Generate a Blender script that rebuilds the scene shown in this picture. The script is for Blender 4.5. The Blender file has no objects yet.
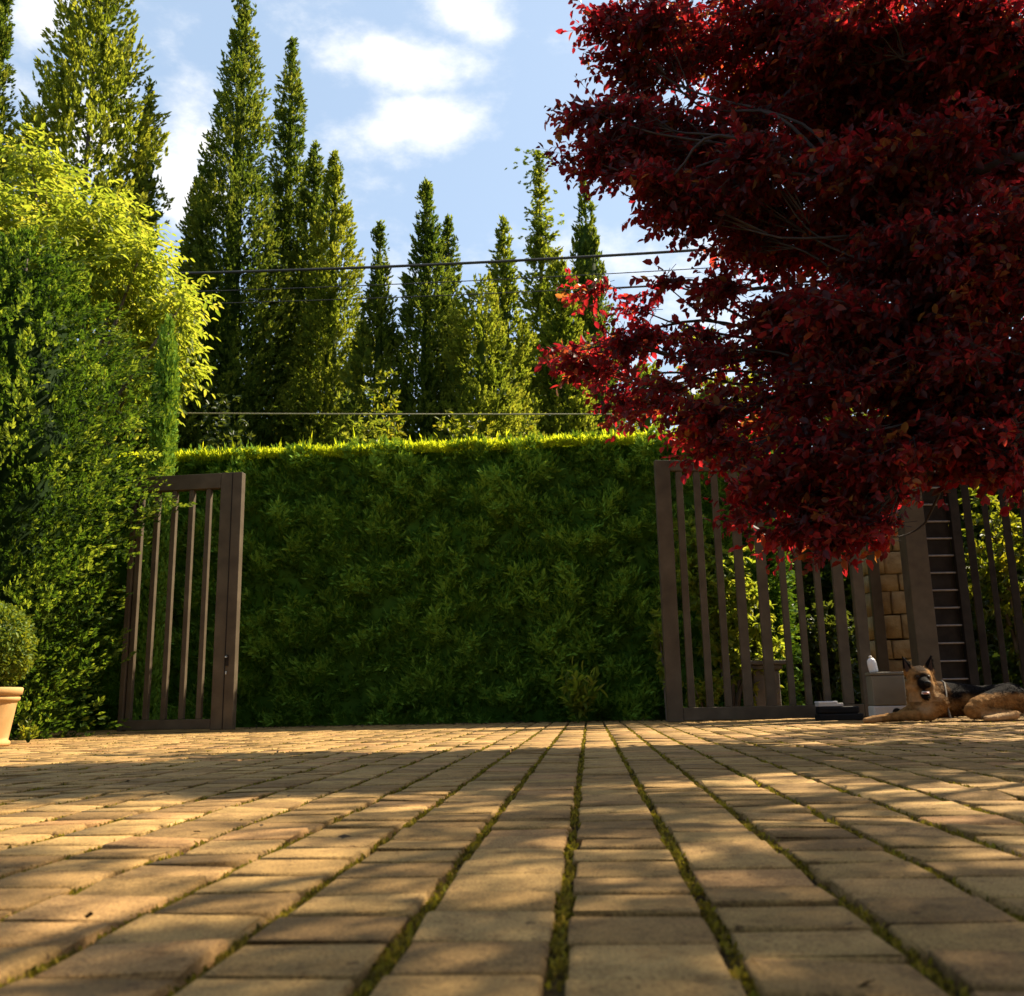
import bpy, bmesh, math, random
import numpy as np
from mathutils import Vector, Matrix, noise as mnoise

rng = np.random.default_rng(7)
random.seed(7)
scene = bpy.context.scene
COL = scene.collection
R = math.radians

# ------------------------------------------------------------------ camera
W, H, F = 1024, 996, 950.0
CAM = Vector((0.0, 0.0, 0.25))
VPX, VPY, HSLOPE = 589.0, 697.0, -0.02          # vanishing point of the paving joints, slope of the horizon
_vy = Vector(((VPX - W / 2) / F, (VPY - H / 2) / F, 1.0)).normalized()
_h = Vector((1.0, HSLOPE, 0.0))
_up = _vy.cross(_h).normalized()
if _up.y > 0: _up = -_up
_vx = _vy.cross(_up) * 1.0
if _vx.x < 0: _vx = -_vx
# rows: camera axes (x right, y down, z fwd) written in world
def c2w(v): return Vector((v.dot(_vx), v.dot(_vy), v.dot(_up)))
cr, cd, cf = c2w(Vector((1, 0, 0))), c2w(Vector((0, 1, 0))), c2w(Vector((0, 0, 1)))
def ray(px, py): return c2w(Vector(((px - W / 2) / F, (py - H / 2) / F, 1.0)))
def at(px, py, Y):
    d = ray(px, py); t = (Y - CAM.y) / d.y
    return CAM + d * t
def gnd(px, py):
    d = ray(px, py); return CAM + d * (-CAM.z / d.z)
def foot(px, py, Y):
    p = at(px, py, Y); return Vector((p.x, p.y, 0))

cam_d = bpy.data.cameras.new('camera'); cam = bpy.data.objects.new('camera', cam_d); COL.objects.link(cam)
m = Matrix.Identity(4)
for i in range(3):
    m[i][0] = cr[i]; m[i][1] = -cd[i]; m[i][2] = -cf[i]; m[i][3] = CAM[i]
cam.matrix_world = m
cam_d.sensor_width = 36; cam_d.lens = F / W * 36
cam_d.clip_start = 0.02; cam_d.clip_end = 3000
cam_d.dof.use_dof = True; cam_d.dof.focus_distance = 5.0; cam_d.dof.aperture_fstop = 7.1
scene.camera = cam

# ------------------------------------------------------------------ tagging
def tag(o, label=None, cat=None, group=None, kind=None):
    if label: o['label'] = label
    if cat: o['category'] = cat
    if group: o['group'] = group
    if kind: o['kind'] = kind
    return o
def empty(name, loc, label, cat, rz=0, group=None):
    o = bpy.data.objects.new(name, None); COL.objects.link(o)
    o.location = loc; o.rotation_euler = (0, 0, rz); o.empty_display_size = .1
    return tag(o, label, cat, group)
def link(name, me, mat, parent=None):
    o = bpy.data.objects.new(name, me); COL.objects.link(o)
    if mat: me.materials.append(mat)
    if parent: o.parent = parent
    return o
def from_bm(name, bm, mat, parent=None, smooth=False):
    me = bpy.data.meshes.new(name); bm.to_mesh(me); bm.free()
    if smooth: me.shade_smooth()
    return link(name, me, mat, parent)

# ------------------------------------------------------------------ mesh helpers
def np_mesh(name, V, quads, mat, parent=None, attrs=None, smooth=False):
    me = bpy.data.meshes.new(name)
    nv, nf = len(V), len(quads); k = quads.shape[1]
    me.vertices.add(nv); me.vertices.foreach_set('co', np.ascontiguousarray(V, np.float32).ravel())
    me.loops.add(nf * k); me.loops.foreach_set('vertex_index', np.ascontiguousarray(quads, np.int32).ravel())
    me.polygons.add(nf); me.polygons.foreach_set('loop_start', np.arange(0, nf * k, k, dtype=np.int32))
    if smooth: me.polygons.foreach_set('use_smooth', np.ones(nf, bool))
    for nm, arr in (attrs or {}).items():
        a = me.attributes.new(nm, 'FLOAT', 'POINT'); a.data.foreach_set('value', np.ascontiguousarray(arr, np.float32))
    me.update(); me.validate()
    return link(name, me, mat, parent)
def unit(a): return a / np.maximum(np.linalg.norm(a, axis=-1, keepdims=True), 1e-9)
def rvec(n): return unit(rng.normal(size=(n, 3)))
class Leaves:
    """collects flat leaf faces: kite (one quad) or ovate (two quads folded on the midrib)"""
    def __init__(s): s.V = []; s.Q = []; s.r = []; s.n = 0
    def kite(s, P, D, N, L, Wd, rnd=None, belly=.42):
        n = len(P); D = unit(D); S = unit(np.cross(D, N)); L = np.broadcast_to(L, n)[:, None]; Wd = np.broadcast_to(Wd, n)[:, None]
        M = P + D * L * belly
        V = np.stack([P, M + S * Wd * .5, P + D * L, M - S * Wd * .5], 1).reshape(-1, 3)
        s.V.append(V); s.Q.append(np.arange(4 * n).reshape(n, 4) + s.n); s.n += 4 * n
        r = rng.random(n) if rnd is None else rnd
        s.r.append(np.repeat(r, 4))
    def ovate(s, P, D, N, L, Wd, rnd=None, fold=.18, droop=.12):
        n = len(P); D = unit(D); S = unit(np.cross(D, N)); U = np.cross(S, D)
        L = np.broadcast_to(L, n)[:, None]; Wd = np.broadcast_to(Wd, n)[:, None]
        f = U * Wd * fold; dr = -U * L * droop
        V = np.stack([P, P + D * L * .3 + S * Wd * .46 + f, P + D * L * .68 + S * Wd * .4 + f + dr * .4, P + D * L + dr,
                      P + D * L * .68 - S * Wd * .4 + f + dr * .4, P + D * L * .3 - S * Wd * .46 + f], 1).reshape(-1, 3)
        b = (np.arange(n) * 6 + s.n)[:, None]
        s.Q.append(np.concatenate([b + np.array([[0, 1, 2, 3]]), b + np.array([[0, 3, 4, 5]])])); s.V.append(V); s.n += 6 * n
        r = rng.random(n) if rnd is None else rnd
        s.r.append(np.repeat(r, 6))
    def fans(s, P, D, size, k, wid, spread=.6, rnd=None, curl=.25):
        """needle sprays: k narrow kites fanned along each axis"""
        n = len(P); D = unit(D); A = unit(np.cross(D, rvec(n))); size = np.broadcast_to(size, n)
        rr = rng.random(n) if rnd is None else rnd
        for i in range(k):
            t = i / max(k - 1, 1)
            sgn = (1 if i % 2 else -1)
            ang = sgn * spread * (1 - t * .8) * rng.uniform(.6, 1.3, n)
            d = D * np.cos(ang)[:, None] + A * np.sin(ang)[:, None] + rng.normal(scale=curl * .5, size=(n, 3))
            p = P + D * (size * (.05 + .5 * t))[:, None]
            s.kite(p, d, rvec(n), size * rng.uniform(.38, .62, n), size * wid * rng.uniform(.7, 1.3, n), np.clip(rr + rng.normal(scale=.1, size=n), 0, 1))
    def build(s, name, mat, parent=None):
        return np_mesh(name, np.concatenate(s.V), np.concatenate(s.Q), mat, parent, {'rnd': np.concatenate(s.r)})

def tube_data(pts, rads, ns=6):
    pts = np.array(pts, float); n = len(pts); V = []; Q = []
    for i in range(n):
        d = unit(pts[min(i + 1, n - 1)] - pts[max(i - 1, 0)])
        a = np.array([0, 0, 1.]) if abs(d[2]) < .9 else np.array([1., 0, 0])
        u = unit(np.cross(d, a)); v = np.cross(d, u)
        for k in range(ns):
            th = 2 * math.pi * k / ns
            V.append(pts[i] + rads[i] * (math.cos(th) * u + math.sin(th) * v))
    for i in range(n - 1):
        for k in range(ns):
            Q.append((i * ns + k, i * ns + (k + 1) % ns, (i + 1) * ns + (k + 1) % ns, (i + 1) * ns + k))
    return np.array(V), np.array(Q)
class Tubes:
    def __init__(s): s.V = []; s.Q = []; s.n = 0
    def add(s, pts, rads, ns=6, smooth=False):
        if smooth and len(pts) > 2:
            p = [np.array(q, float) for q in pts]; p = [2 * p[0] - p[1]] + p + [2 * p[-1] - p[-2]]; o = []; rr = []
            for i in range(1, len(p) - 2):
                for t in (0, .2, .4, .6, .8):
                    o.append(.5 * (2 * p[i] + (p[i + 1] - p[i - 1]) * t + (2 * p[i - 1] - 5 * p[i] + 4 * p[i + 1] - p[i + 2]) * t ** 2 + (3 * p[i] - p[i - 1] - 3 * p[i + 1] + p[i + 2]) * t ** 3) + rng.normal(scale=rads[i - 1] * .25, size=3))
                    rr.append(rads[i - 1] + (rads[i] - rads[i - 1]) * t)
            o.append(p[-2]); rr.append(rads[-1]); pts, rads = o, rr
        V, Q = tube_data(pts, rads, ns); s.V.append(V); s.Q.append(Q + s.n); s.n += len(V)
    def build(s, name, mat, parent=None, smooth=True):
        return np_mesh(name, np.concatenate(s.V), np.concatenate(s.Q), mat, parent, smooth=smooth)
def bm_box(bm, x0, x1, y0, y1, z0, z1, bev=0.0):
    r = bmesh.ops.create_cube(bm, size=1)
    for v in r['verts']:
        v.co = Vector((x0 if v.co.x < 0 else x1, y0 if v.co.y < 0 else y1, z0 if v.co.z < 0 else z1))
    if bev > 0:
        es = list({e for v in r['verts'] for e in v.link_edges})
        bmesh.ops.bevel(bm, geom=es, offset=bev, segments=2, affect='EDGES', profile=.5)
def box(name, x0, x1, y0, y1, z0, z1, mat, parent=None, bev=.004):
    bm = bmesh.new(); bm_box(bm, x0, x1, y0, y1, z0, z1, bev); return from_bm(name, bm, mat, parent)
def lathe(name, prof, mat, parent=None, ns=40):
    V = []; Q = []
    for r, z in prof:
        for k in range(ns):
            a = 2 * math.pi * k / ns; V.append((r * math.cos(a), r * math.sin(a), z))
    for i in range(len(prof) - 1):
        for k in range(ns): Q.append((i * ns + k, i * ns + (k + 1) % ns, (i + 1) * ns + (k + 1) % ns, (i + 1) * ns + k))
    return np_mesh(name, np.array(V), np.array(Q), mat, parent, smooth=True)

# ------------------------------------------------------------------ materials
def newmat(name):
    mt = bpy.data.materials.new(name); mt.use_nodes = True
    nt = mt.node_tree; nt.nodes.clear(); out = nt.nodes.new('ShaderNodeOutputMaterial')
    return mt, nt, out
def ramp(nt, fac, stops):
    r = nt.nodes.new('ShaderNodeValToRGB'); e = r.color_ramp.elements
    while len(e) < len(stops): e.new(.5)
    for el, (p, c) in zip(e, stops): el.position = p; el.color = (*c, 1)
    nt.links.new(fac, r.inputs[0]); return r.outputs[0]
def tnoise(nt, scale, detail=4, rough=.55, obj=True, vec=None):
    n = nt.nodes.new('ShaderNodeTexNoise'); n.inputs['Scale'].default_value = scale
    n.inputs['Detail'].default_value = detail; n.inputs['Roughness'].default_value = rough
    if vec is None:
        tc = nt.nodes.new('ShaderNodeTexCoord'); vec = tc.outputs['Object']
    nt.links.new(vec, n.inputs['Vector']); return n.outputs[0]
def leafmat(name, stops, tstops, tfac=.4, rough=.5, spec=.35):
    mt, nt, out = newmat(name)
    at_ = nt.nodes.new('ShaderNodeAttribute'); at_.attribute_name = 'rnd'
    p = nt.nodes.new('ShaderNodeBsdfPrincipled'); p.inputs['Roughness'].default_value = rough
    p.inputs['Specular IOR Level'].default_value = spec
    nt.links.new(ramp(nt, at_.outputs['Fac'], stops), p.inputs['Base Color'])
    t = nt.nodes.new('ShaderNodeBsdfTranslucent'); nt.links.new(ramp(nt, at_.outputs['Fac'], tstops), t.inputs['Color'])
    mx = nt.nodes.new('ShaderNodeMixShader'); mx.inputs[0].default_value = tfac
    nt.links.new(p.outputs[0], mx.inputs[1]); nt.links.new(t.outputs[0], mx.inputs[2]); nt.links.new(mx.outputs[0], out.inputs[0])
    return mt
def surfmat(name, stops, scale=8, detail=5, rough=.6, bump=.0, bscale=60, spec=.4, metal=0):
    mt, nt, out = newmat(name)
    p = nt.nodes.new('ShaderNodeBsdfPrincipled'); p.inputs['Roughness'].default_value = rough
    p.inputs['Specular IOR Level'].default_value = spec; p.inputs['Metallic'].default_value = metal
    nt.links.new(ramp(nt, tnoise(nt, scale, detail), stops), p.inputs['Base Color'])
    if bump:
        b = nt.nodes.new('ShaderNodeBump'); b.inputs['Strength'].default_value = bump; b.inputs['Distance'].default_value = .01
        nt.links.new(tnoise(nt, bscale, 5, .65), b.inputs['Height']); nt.links.new(b.outputs[0], p.inputs['Normal'])
    nt.links.new(p.outputs[0], out.inputs[0]); return mt

M = {}
M['red_leaf'] = leafmat('plum_leaf', [(0, (.020, .007, .006)), (.45, (.042, .010, .007)), (.75, (.07, .020, .010)), (1, (.11, .060, .018))],
                        [(0, (.13, .006, .010)), (.45, (.40, .014, .022)), (.75, (.68, .030, .030)), (1, (.52, .18, .03))], .52, .4, .25)
M['red_bark'] = surfmat('plum_bark', [(.3, (.018, .012, .010)), (.7, (.05, .036, .028))], 14, 6, .8, .5, 40)
M['twig'] = surfmat('twig_bark', [(.3, (.13, .08, .06)), (.7, (.28, .2, .14))], 20, 3, .7)
M['bark'] = surfmat('bark', [(.3, (.06, .045, .03)), (.7, (.16, .12, .085))], 10, 6, .85, .6, 30)
M['cyp'] = leafmat('cypress_leaf', [(0, (.026, .048, .008)), (.5, (.065, .092, .012)), (1, (.15, .16, .018))],
                   [(0, (.08, .15, .012)), (.5, (.28, .36, .03)), (1, (.58, .58, .05))], .4, .7, .08)
M['cyp_y'] = leafmat('cypress_leaf_yellow', [(0, (.035, .058, .008)), (.5, (.09, .112, .012)), (1, (.18, .18, .018))],
                   [(0, (.15, .23, .012)), (.5, (.40, .46, .03)), (1, (.66, .64, .05))], .42, .7, .08)
M['jun'] = leafmat('juniper_leaf', [(0, (.010, .026, .004)), (.5, (.032, .064, .008)), (1, (.12, .16, .016))],
                   [(0, (.03, .075, .006)), (.5, (.12, .21, .012)), (1, (.48, .55, .035))], .4, .7, .08)
M['hedge'] = leafmat('hedge_leaf', [(0, (.022, .070, .008)), (.5, (.105, .225, .026)), (1, (.24, .42, .05))],
                   [(0, (.06, .12, .008)), (.6, (.14, .22, .010)), (1, (.26, .32, .02))], .35, .7, .08)
M['hedge_new_lit'] = leafmat('hedge_new_growth_lit', [(0, (.15, .20, .010)), (1, (.22, .25, .014))],
                   [(0, (.55, .62, .014)), (1, (.80, .80, .03))], .68, .7, .1)  # new growth, its yellow brightened to paint the sunlit hedge top
M['elder'] = leafmat('elder_leaf', [(0, (.055, .09, .010)), (.6, (.11, .15, .016)), (1, (.18, .19, .024))],
                   [(0, (.28, .37, .022)), (.6, (.52, .56, .036)), (1, (.70, .63, .055))], .48, .55, .2)
M['shrub'] = leafmat('shrub_leaf', [(0, (.05, .08, .010)), (.6, (.10, .12, .012)), (1, (.15, .14, .016))],
                   [(0, (.2, .28, .01)), (.6, (.42, .42, .02)), (1, (.55, .45, .02))], .45, .45, .3)
M['dark_shrub'] = leafmat('dark_shrub_leaf', [(0, (.018, .035, .008)), (1, (.05, .07, .012))],
                   [(0, (.06, .10, .01)), (1, (.22, .24, .02))], .35, .45, .35)
M['box_leaf'] = leafmat('boxwood_leaf', [(0, (.05, .095, .012)), (.6, (.11, .17, .018)), (1, (.19, .24, .03))],
                   [(0, (.14, .2, .01)), (1, (.36, .36, .02))], .35, .5, .15)
M['moss'] = leafmat('moss_leaf', [(0, (.09, .055, .018)), (.5, (.21, .14, .02)), (.85, (.34, .235, .025)), (1, (.20, .20, .018))],
                   [(0, (.10, .10, .01)), (1, (.36, .30, .02))], .35, .8, .1)
M['gate'] = surfmat('brown_painted_metal', [(.25, (.056, .040, .023)), (.5, (.082, .060, .035)), (.75, (.11, .083, .050))], 6, 8, .6, .12, 90, .18)
M['gate2'] = surfmat('weathered_brown_metal', [(.3, (.20, .15, .11)), (.7, (.27, .205, .155))], 5, 5, .55, .06, 120)
M['rod'] = surfmat('grey_rod', [(.3, (.16, .14, .12)), (.7, (.24, .21, .18))], 20, 3, .5)
M['dark_metal'] = surfmat('dark_fence_metal', [(.3, (.016, .012, .009)), (.7, (.03, .024, .018))], 10, 3, .7, spec=.1)
M['steel'] = surfmat('steel', [(.3, (.5, .48, .44)), (.7, (.65, .62, .58))], 40, 2, .3, metal=1)
M['terra'] = surfmat('terracotta', [(.25, (.42, .23, .08)), (.6, (.50, .29, .11)), (.85, (.56, .37, .18))], 9, 6, .8, .15, 80, .2)
M['soil'] = surfmat('soil', [(.3, (.035, .025, .016)), (.7, (.075, .055, .032))], 20, 6, .95, .8, 60, .1)
M['joint'] = surfmat('joint_soil', [(.25, (.03, .02, .009)), (.5, (.055, .038, .014)), (.75, (.085, .068, .016))], 22, 6, .95, 1.0, 90, .1)
M['ground'] = surfmat('rough_ground', [(.3, (.05, .055, .018)), (.7, (.11, .10, .04))], 3, 6, .95, .5, 20, .1)
M['asphalt'] = surfmat('asphalt', [(.3, (.04, .04, .038)), (.7, (.065, .062, .058))], 30, 6, .9, .4, 200, .2)
M['cable'] = surfmat('cable', [(.3, (.025, .022, .02)), (.7, (.04, .036, .03))], 4, 2, .6)
M['wire'] = surfmat('wire', [(.3, (.3, .25, .15)), (.7, (.4, .34, .2))], 4, 2, .5)
M['stone_grey'] = surfmat('grey_stone', [(.3, (.09, .078, .065)), (.7, (.16, .14, .115))], 12, 6, .85, .4, 60, .2)
M['pale'] = surfmat('pale_plastic', [(.3, (.5, .46, .4)), (.7, (.6, .56, .5))], 6, 3, .5)
M['white'] = surfmat('white_plastic', [(.3, (.72, .7, .66)), (.7, (.8, .78, .74))], 6, 3, .4)
M['crate'] = surfmat('grey_plastic', [(.3, (.14, .12, .08)), (.7, (.18, .155, .105))], 6, 4, .55)
M['black'] = surfmat('black_plastic', [(.3, (.008, .008, .008)), (.7, (.016, .014, .012))], 6, 2, .7, spec=.15)

def stonewall_mat():
    mt, nt, out = newmat('sandstone_blocks')
    p = nt.nodes.new('ShaderNodeBsdfPrincipled'); p.inputs['Roughness'].default_value = .9
    at_ = nt.nodes.new('ShaderNodeAttribute'); at_.attribute_name = 'rnd'
    c1 = ramp(nt, at_.outputs['Fac'], [(0, (.30, .21, .10)), (.5, (.40, .29, .14)), (1, (.48, .36, .20))])
    c2 = ramp(nt, tnoise(nt, 12, 6), [(.3, (.6, .55, .5)), (.7, (1, 1, 1))])
    mx = nt.nodes.new('ShaderNodeMix'); mx.data_type = 'RGBA'; mx.blend_type = 'MULTIPLY'; mx.inputs[0].default_value = 1
    nt.links.new(c1, mx.inputs[6]); nt.links.new(c2, mx.inputs[7]); nt.links.new(mx.outputs[2], p.inputs['Base Color'])
    b = nt.nodes.new('ShaderNodeBump'); b.inputs['Strength'].default_value = .6; b.inputs['Distance'].default_value = .02
    nt.links.new(tnoise(nt, 25, 6), b.inputs['Height']); nt.links.new(b.outputs[0], p.inputs['Normal'])
    nt.links.new(p.outputs[0], out.inputs[0]); return mt
M['sandstone'] = stonewall_mat()

def paver_mat():
    mt, nt, out = newmat('concrete_pavers')
    p = nt.nodes.new('ShaderNodeBsdfPrincipled'); p.inputs['Roughness'].default_value = .85; p.inputs['Specular IOR Level'].default_value = .25
    at_ = nt.nodes.new('ShaderNodeAttribute'); at_.attribute_name = 'rnd'
    base = ramp(nt, at_.outputs['Fac'], [(0, (.25, .146, .050)), (.45, (.345, .209, .069)), (.8, (.435, .275, .097)), (1, (.405, .218, .083))])
    def mul(a, b):
        mx = nt.nodes.new('ShaderNodeMix'); mx.data_type = 'RGBA'; mx.blend_type = 'MULTIPLY'; mx.inputs[0].default_value = 1
        nt.links.new(a, mx.inputs[6]); nt.links.new(b, mx.inputs[7]); return mx.outputs[2]
    big = ramp(nt, tnoise(nt, 1.7, 5, .6), [(.3, (.78, .76, .72)), (.65, (1.05, 1.04, 1.0))])
    mid = ramp(nt, tnoise(nt, 17, 6, .7), [(.3, (.5, .46, .42)), (.47, (.9, .89, .88)), (.7, (1.15, 1.15, 1.15))])
    fine = ramp(nt, tnoise(nt, 260, 3, .7), [(.36, (.55, .52, .5)), (.5, (1, 1, 1)), (.66, (1.25, 1.25, 1.22))])
    spots = ramp(nt, tnoise(nt, 48, 4, .6), [(.30, (.38, .34, .30)), (.37, (1, 1, 1))])
    nt.links.new(mul(mul(mul(mul(base, big), mid), fine), spots), p.inputs['Base Color'])
    b = nt.nodes.new('ShaderNodeBump'); b.inputs['Strength'].default_value = .9; b.inputs['Distance'].default_value = .004
    nt.links.new(tnoise(nt, 190, 5, .7), b.inputs['Height'])
    b2 = nt.nodes.new('ShaderNodeBump'); b2.inputs['Strength'].default_value = .5; b2.inputs['Distance'].default_value = .009
    nt.links.new(tnoise(nt, 22, 4, .6), b2.inputs['Height']); nt.links.new(b.outputs[0], b2.inputs['Normal'])
    nt.links.new(b2.outputs[0], p.inputs['Normal'])
    nt.links.new(p.outputs[0], out.inputs[0]); return mt
M['paver'] = paver_mat()

# ------------------------------------------------------------------ light and sky
SUN_AZ, SUN_EL = 55.0, 46.0         # azimuth clockwise from +Y, elevation
sd = Vector((math.sin(R(SUN_AZ)) * math.cos(R(SUN_EL)), math.cos(R(SUN_AZ)) * math.cos(R(SUN_EL)), math.sin(R(SUN_EL))))
sl = bpy.data.lights.new('sun', 'SUN'); sl.energy = 5.0; sl.angle = R(.53); sl.color = (1.0, .87, .66)
so = bpy.data.objects.new('sun', sl); COL.objects.link(so)
so.rotation_euler = sd.to_track_quat('Z', 'Y').to_euler(); so.location = sd * 60
wd = bpy.data.worlds.new('World'); scene.world = wd; wd.use_nodes = True
nt = wd.node_tree; nt.nodes.clear()
wo = nt.nodes.new('ShaderNodeOutputWorld'); bg = nt.nodes.new('ShaderNodeBackground')
sky = nt.nodes.new('ShaderNodeTexSky'); sky.sky_type = 'NISHITA'; sky.sun_disc = False
sky.sun_elevation = R(SUN_EL); sky.sun_rotation = R(SUN_AZ)
sky.air_density = 1.0; sky.dust_density = 1.6; sky.ozone_density = 1.0
SKY_STRENGTH = .062
# clouds: soft patches placed by azimuth and elevation in the sky itself
tc = nt.nodes.new('ShaderNodeTexCoord'); sep = nt.nodes.new('ShaderNodeSeparateXYZ'); nt.links.new(tc.outputs['Generated'], sep.inputs[0])
def mth(op, a, b=None, c=None):
    n = nt.nodes.new('ShaderNodeMath'); n.operation = op
    for i, v in enumerate((a, b, c)):
        if v is None: continue
        if isinstance(v, (int, float)): n.inputs[i].default_value = v
        else: nt.links.new(v, n.inputs[i])
    return n.outputs[0]
az = mth('ARCTAN2', sep.outputs[0], sep.outputs[1]); el = mth('ARCSINE', sep.outputs[2])
def azel(px, py):
    d = ray(px, py).normalized(); return math.atan2(d.x, d.y), math.asin(d.z)
wn = nt.nodes.new('ShaderNodeTexNoise'); wn.inputs['Scale'].default_value = 9; wn.inputs['Detail'].default_value = 9; wn.inputs['Roughness'].default_value = .62
mp = nt.nodes.new('ShaderNodeMapping'); mp.inputs['Scale'].default_value = (1, 1, 1.9); nt.links.new(tc.outputs['Generated'], mp.inputs[0]); nt.links.new(mp.outputs[0], wn.inputs['Vector'])
tot = None
CLOUDS = [(465, 10, .055, .022, 1.0), (400, 62, .075, .026, 1.0), (345, 60, .04, .018, .75), (430, 128, .065, .028, 1.0), (400, 134, .05, .02, .8), (495, 30, .03, .018, .8),
          (188, 175, .04, .055, 1.1), (205, 150, .025, .03, 1.), (30, 20, .035, .04, 1.0), (100, 130, .035, .05, .9),
          (395, 330, .06, .05, .55), (610, 240, .07, .05, .4), (700, 330, .12, .09, .5)]
for px, py, ra, re, s in CLOUDS:
    a0, e0 = azel(px, py)
    da = mth('DIVIDE', mth('SUBTRACT', az, a0), ra); de = mth('DIVIDE', mth('SUBTRACT', el, e0), re)
    r2 = mth('ADD', mth('MULTIPLY', da, da), mth('MULTIPLY', de, de))
    g = mth('MULTIPLY', mth('EXPONENT', mth('MULTIPLY', r2, -.8)), s)
    tot = g if tot is None else mth('MAXIMUM', tot, g)
dens = mth('ADD', mth('MULTIPLY', tot, 1.0), mth('MULTIPLY', mth('SUBTRACT', wn.outputs[0], .5), 2.6))
mr = nt.nodes.new('ShaderNodeMapRange'); mr.interpolation_type = 'SMOOTHSTEP'
nt.links.new(dens, mr.inputs[0]); mr.inputs[1].default_value = .12; mr.inputs[2].default_value = 1.15
haze = mth('ADD', mth('MULTIPLY', mr.outputs[0], .92), .04)
mxw = nt.nodes.new('ShaderNodeMix'); mxw.data_type = 'RGBA'
nt.links.new(haze, mxw.inputs[0])
mxs = nt.nodes.new('ShaderNodeMix'); mxs.data_type = 'RGBA'; mxs.inputs[0].default_value = .5
nt.links.new(sky.outputs[0], mxs.inputs[6]); mxs.inputs[7].default_value = (4.1, 5.6, 7.4, 1)
nt.links.new(mxs.outputs[2], mxw.inputs[6]); mxw.inputs[7].default_value = (8.0, 7.9, 7.7, 1)
nt.links.new(mxw.outputs[2], bg.inputs[0]); bg.inputs[1].default_value = SKY_STRENGTH
nt.links.new(bg.outputs[0], wo.inputs[0])
vs = scene.view_settings
vs.view_transform = 'Standard'; vs.look = 'None'; vs.gamma = 1; vs.use_curve_mapping = False; vs.exposure = 1.4
scene.display_settings.display_device = 'sRGB'
scene.cycles.max_bounces = 6; scene.cycles.diffuse_bounces = 3; scene.cycles.transmission_bounces = 4; scene.cycles.glossy_bounces = 2
scene.cycles.use_denoising = True; scene.cycles.sample_clamp_indirect = 6

# ------------------------------------------------------------------ ground and paving
def sheet(name, x0, x1, y0, y1, z, mat):
    return tag(np_mesh(name, np.array([(x0, y0, z), (x1, y0, z), (x1, y1, z), (x0, y1, z)], float), np.array([[0, 1, 2, 3]]), mat), kind='structure')
sheet('ground', -900, 900, -300, 1500, -.06, M['ground'])
CONI = foot(4, 500, 8.0)             # foot of the big juniper
PX0, PX1, PY0, PY1 = -7.5, 7.5, -2.5, 10.25
bed = sheet('joint_bed', PX0 - .1, PX1 + .1, PY0, PY1 + .05, -.015, M['joint'])
colw, gapx, rowl, gapy = .173, .021, .128, .011
V = []; Q = []; A = []; n = 0
PAV = []
ncol = int((PX1 - PX0) / colw)
x_off = -.0165 - round((-.0165 - PX0) / colw) * colw      # a joint passes just left of the view axis
xj = gnd(556, 970).x
c0 = xj - math.ceil((xj - PX0) / colw) * colw
for ci in range(ncol):
    xa = c0 + ci * colw
    y = PY0 + rng.uniform(0, .12)
    while y < PY1:
        ln = rowl * rng.uniform(.93, 1.07)
        if not (math.hypot(xa - CONI.x, y - CONI.y) < .7):
            g = gapx * rng.uniform(.8, 1.15)
            PAV.append((xa + g / 2 + rng.normal() * .0012, xa + colw - g / 2 + rng.normal() * .0012, y + gapy / 2, y + ln - gapy / 2))
        y += ln
for (xa, xb, ya, yb) in PAV:
    z = rng.normal() * .0010; tx, ty = rng.normal(size=2) * .0013
    bv = .0045; bz = .005
    j = lambda: rng.normal() * .0016
    ring = lambda ins, zz, jt: [(xa + ins + (j() if jt else 0), ya + ins + (j() if jt else 0), zz - tx - ty), (xb - ins + (j() if jt else 0), ya + ins + (j() if jt else 0), zz + tx - ty),
                                (xb - ins + (j() if jt else 0), yb - ins + (j() if jt else 0), zz + tx + ty), (xa + ins + (j() if jt else 0), yb - ins + (j() if jt else 0), zz - tx + ty)]
    V += ring(0, z - .03, 0) + ring(0, z - bz, 1) + ring(bv * .35, z - bz * .3, 1) + ring(bv, z, 1)
    for k in range(3):
        for q in range(4): Q.append((n + k * 4 + q, n + k * 4 + (q + 1) % 4, n + k * 4 + 4 + (q + 1) % 4, n + k * 4 + 4 + q))
    Q.append((n + 12, n + 13, n + 14, n + 15))
    A += [rng.random()] * 16; n += 16
pav = np_mesh('paving', np.array(V), np.array(Q), M['paver'], None, {'rnd': np.array(A)}); tag(pav, kind='structure')
# moss and grit in the joints
ms = Leaves()
def moss_line(n, xs, ys, z0, hgt, wid):
    P = np.stack([xs, ys, np.full(n, z0)], 1)
    D = unit(np.stack([rng.normal(scale=.7, size=n), rng.normal(scale=.7, size=n), np.ones(n)], 1))
    ms.kite(P, D, rvec(n), hgt, wid)
for ci in range(ncol + 1):
    xa = c0 + ci * colw
    if abs(xa) > 4.5: continue
    for (ya, yb, dn, hh, ww) in ((.55, 1.6, 2600, .009, .006), (1.6, 3.4, 1000, .011, .009), (3.4, 8.5, 330, .013, .014)):
        if abs(xa) > .62 * yb + .3: continue
        nn = int((yb - ya) * dn); ys = rng.uniform(ya, yb, nn)
        dens_ = np.array([mnoise.noise((xa * 3, yy * 4.0, 3.1)) * .5 + mnoise.noise((xa * 7, yy * 14.0, 9.1)) * .5 for yy in ys])
        keep = dens_ > rng.uniform(-.35, .45, nn); ys = ys[keep]; nn = len(ys)
        xs = xa + np.clip(rng.normal(scale=gapx * .3, size=nn), -gapx * .55, gapx * .55)
        moss_line(nn, xs, ys, -.012, hh * rng.uniform(.5, 1.5, nn), ww * rng.uniform(.6, 1.3, nn))
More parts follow.
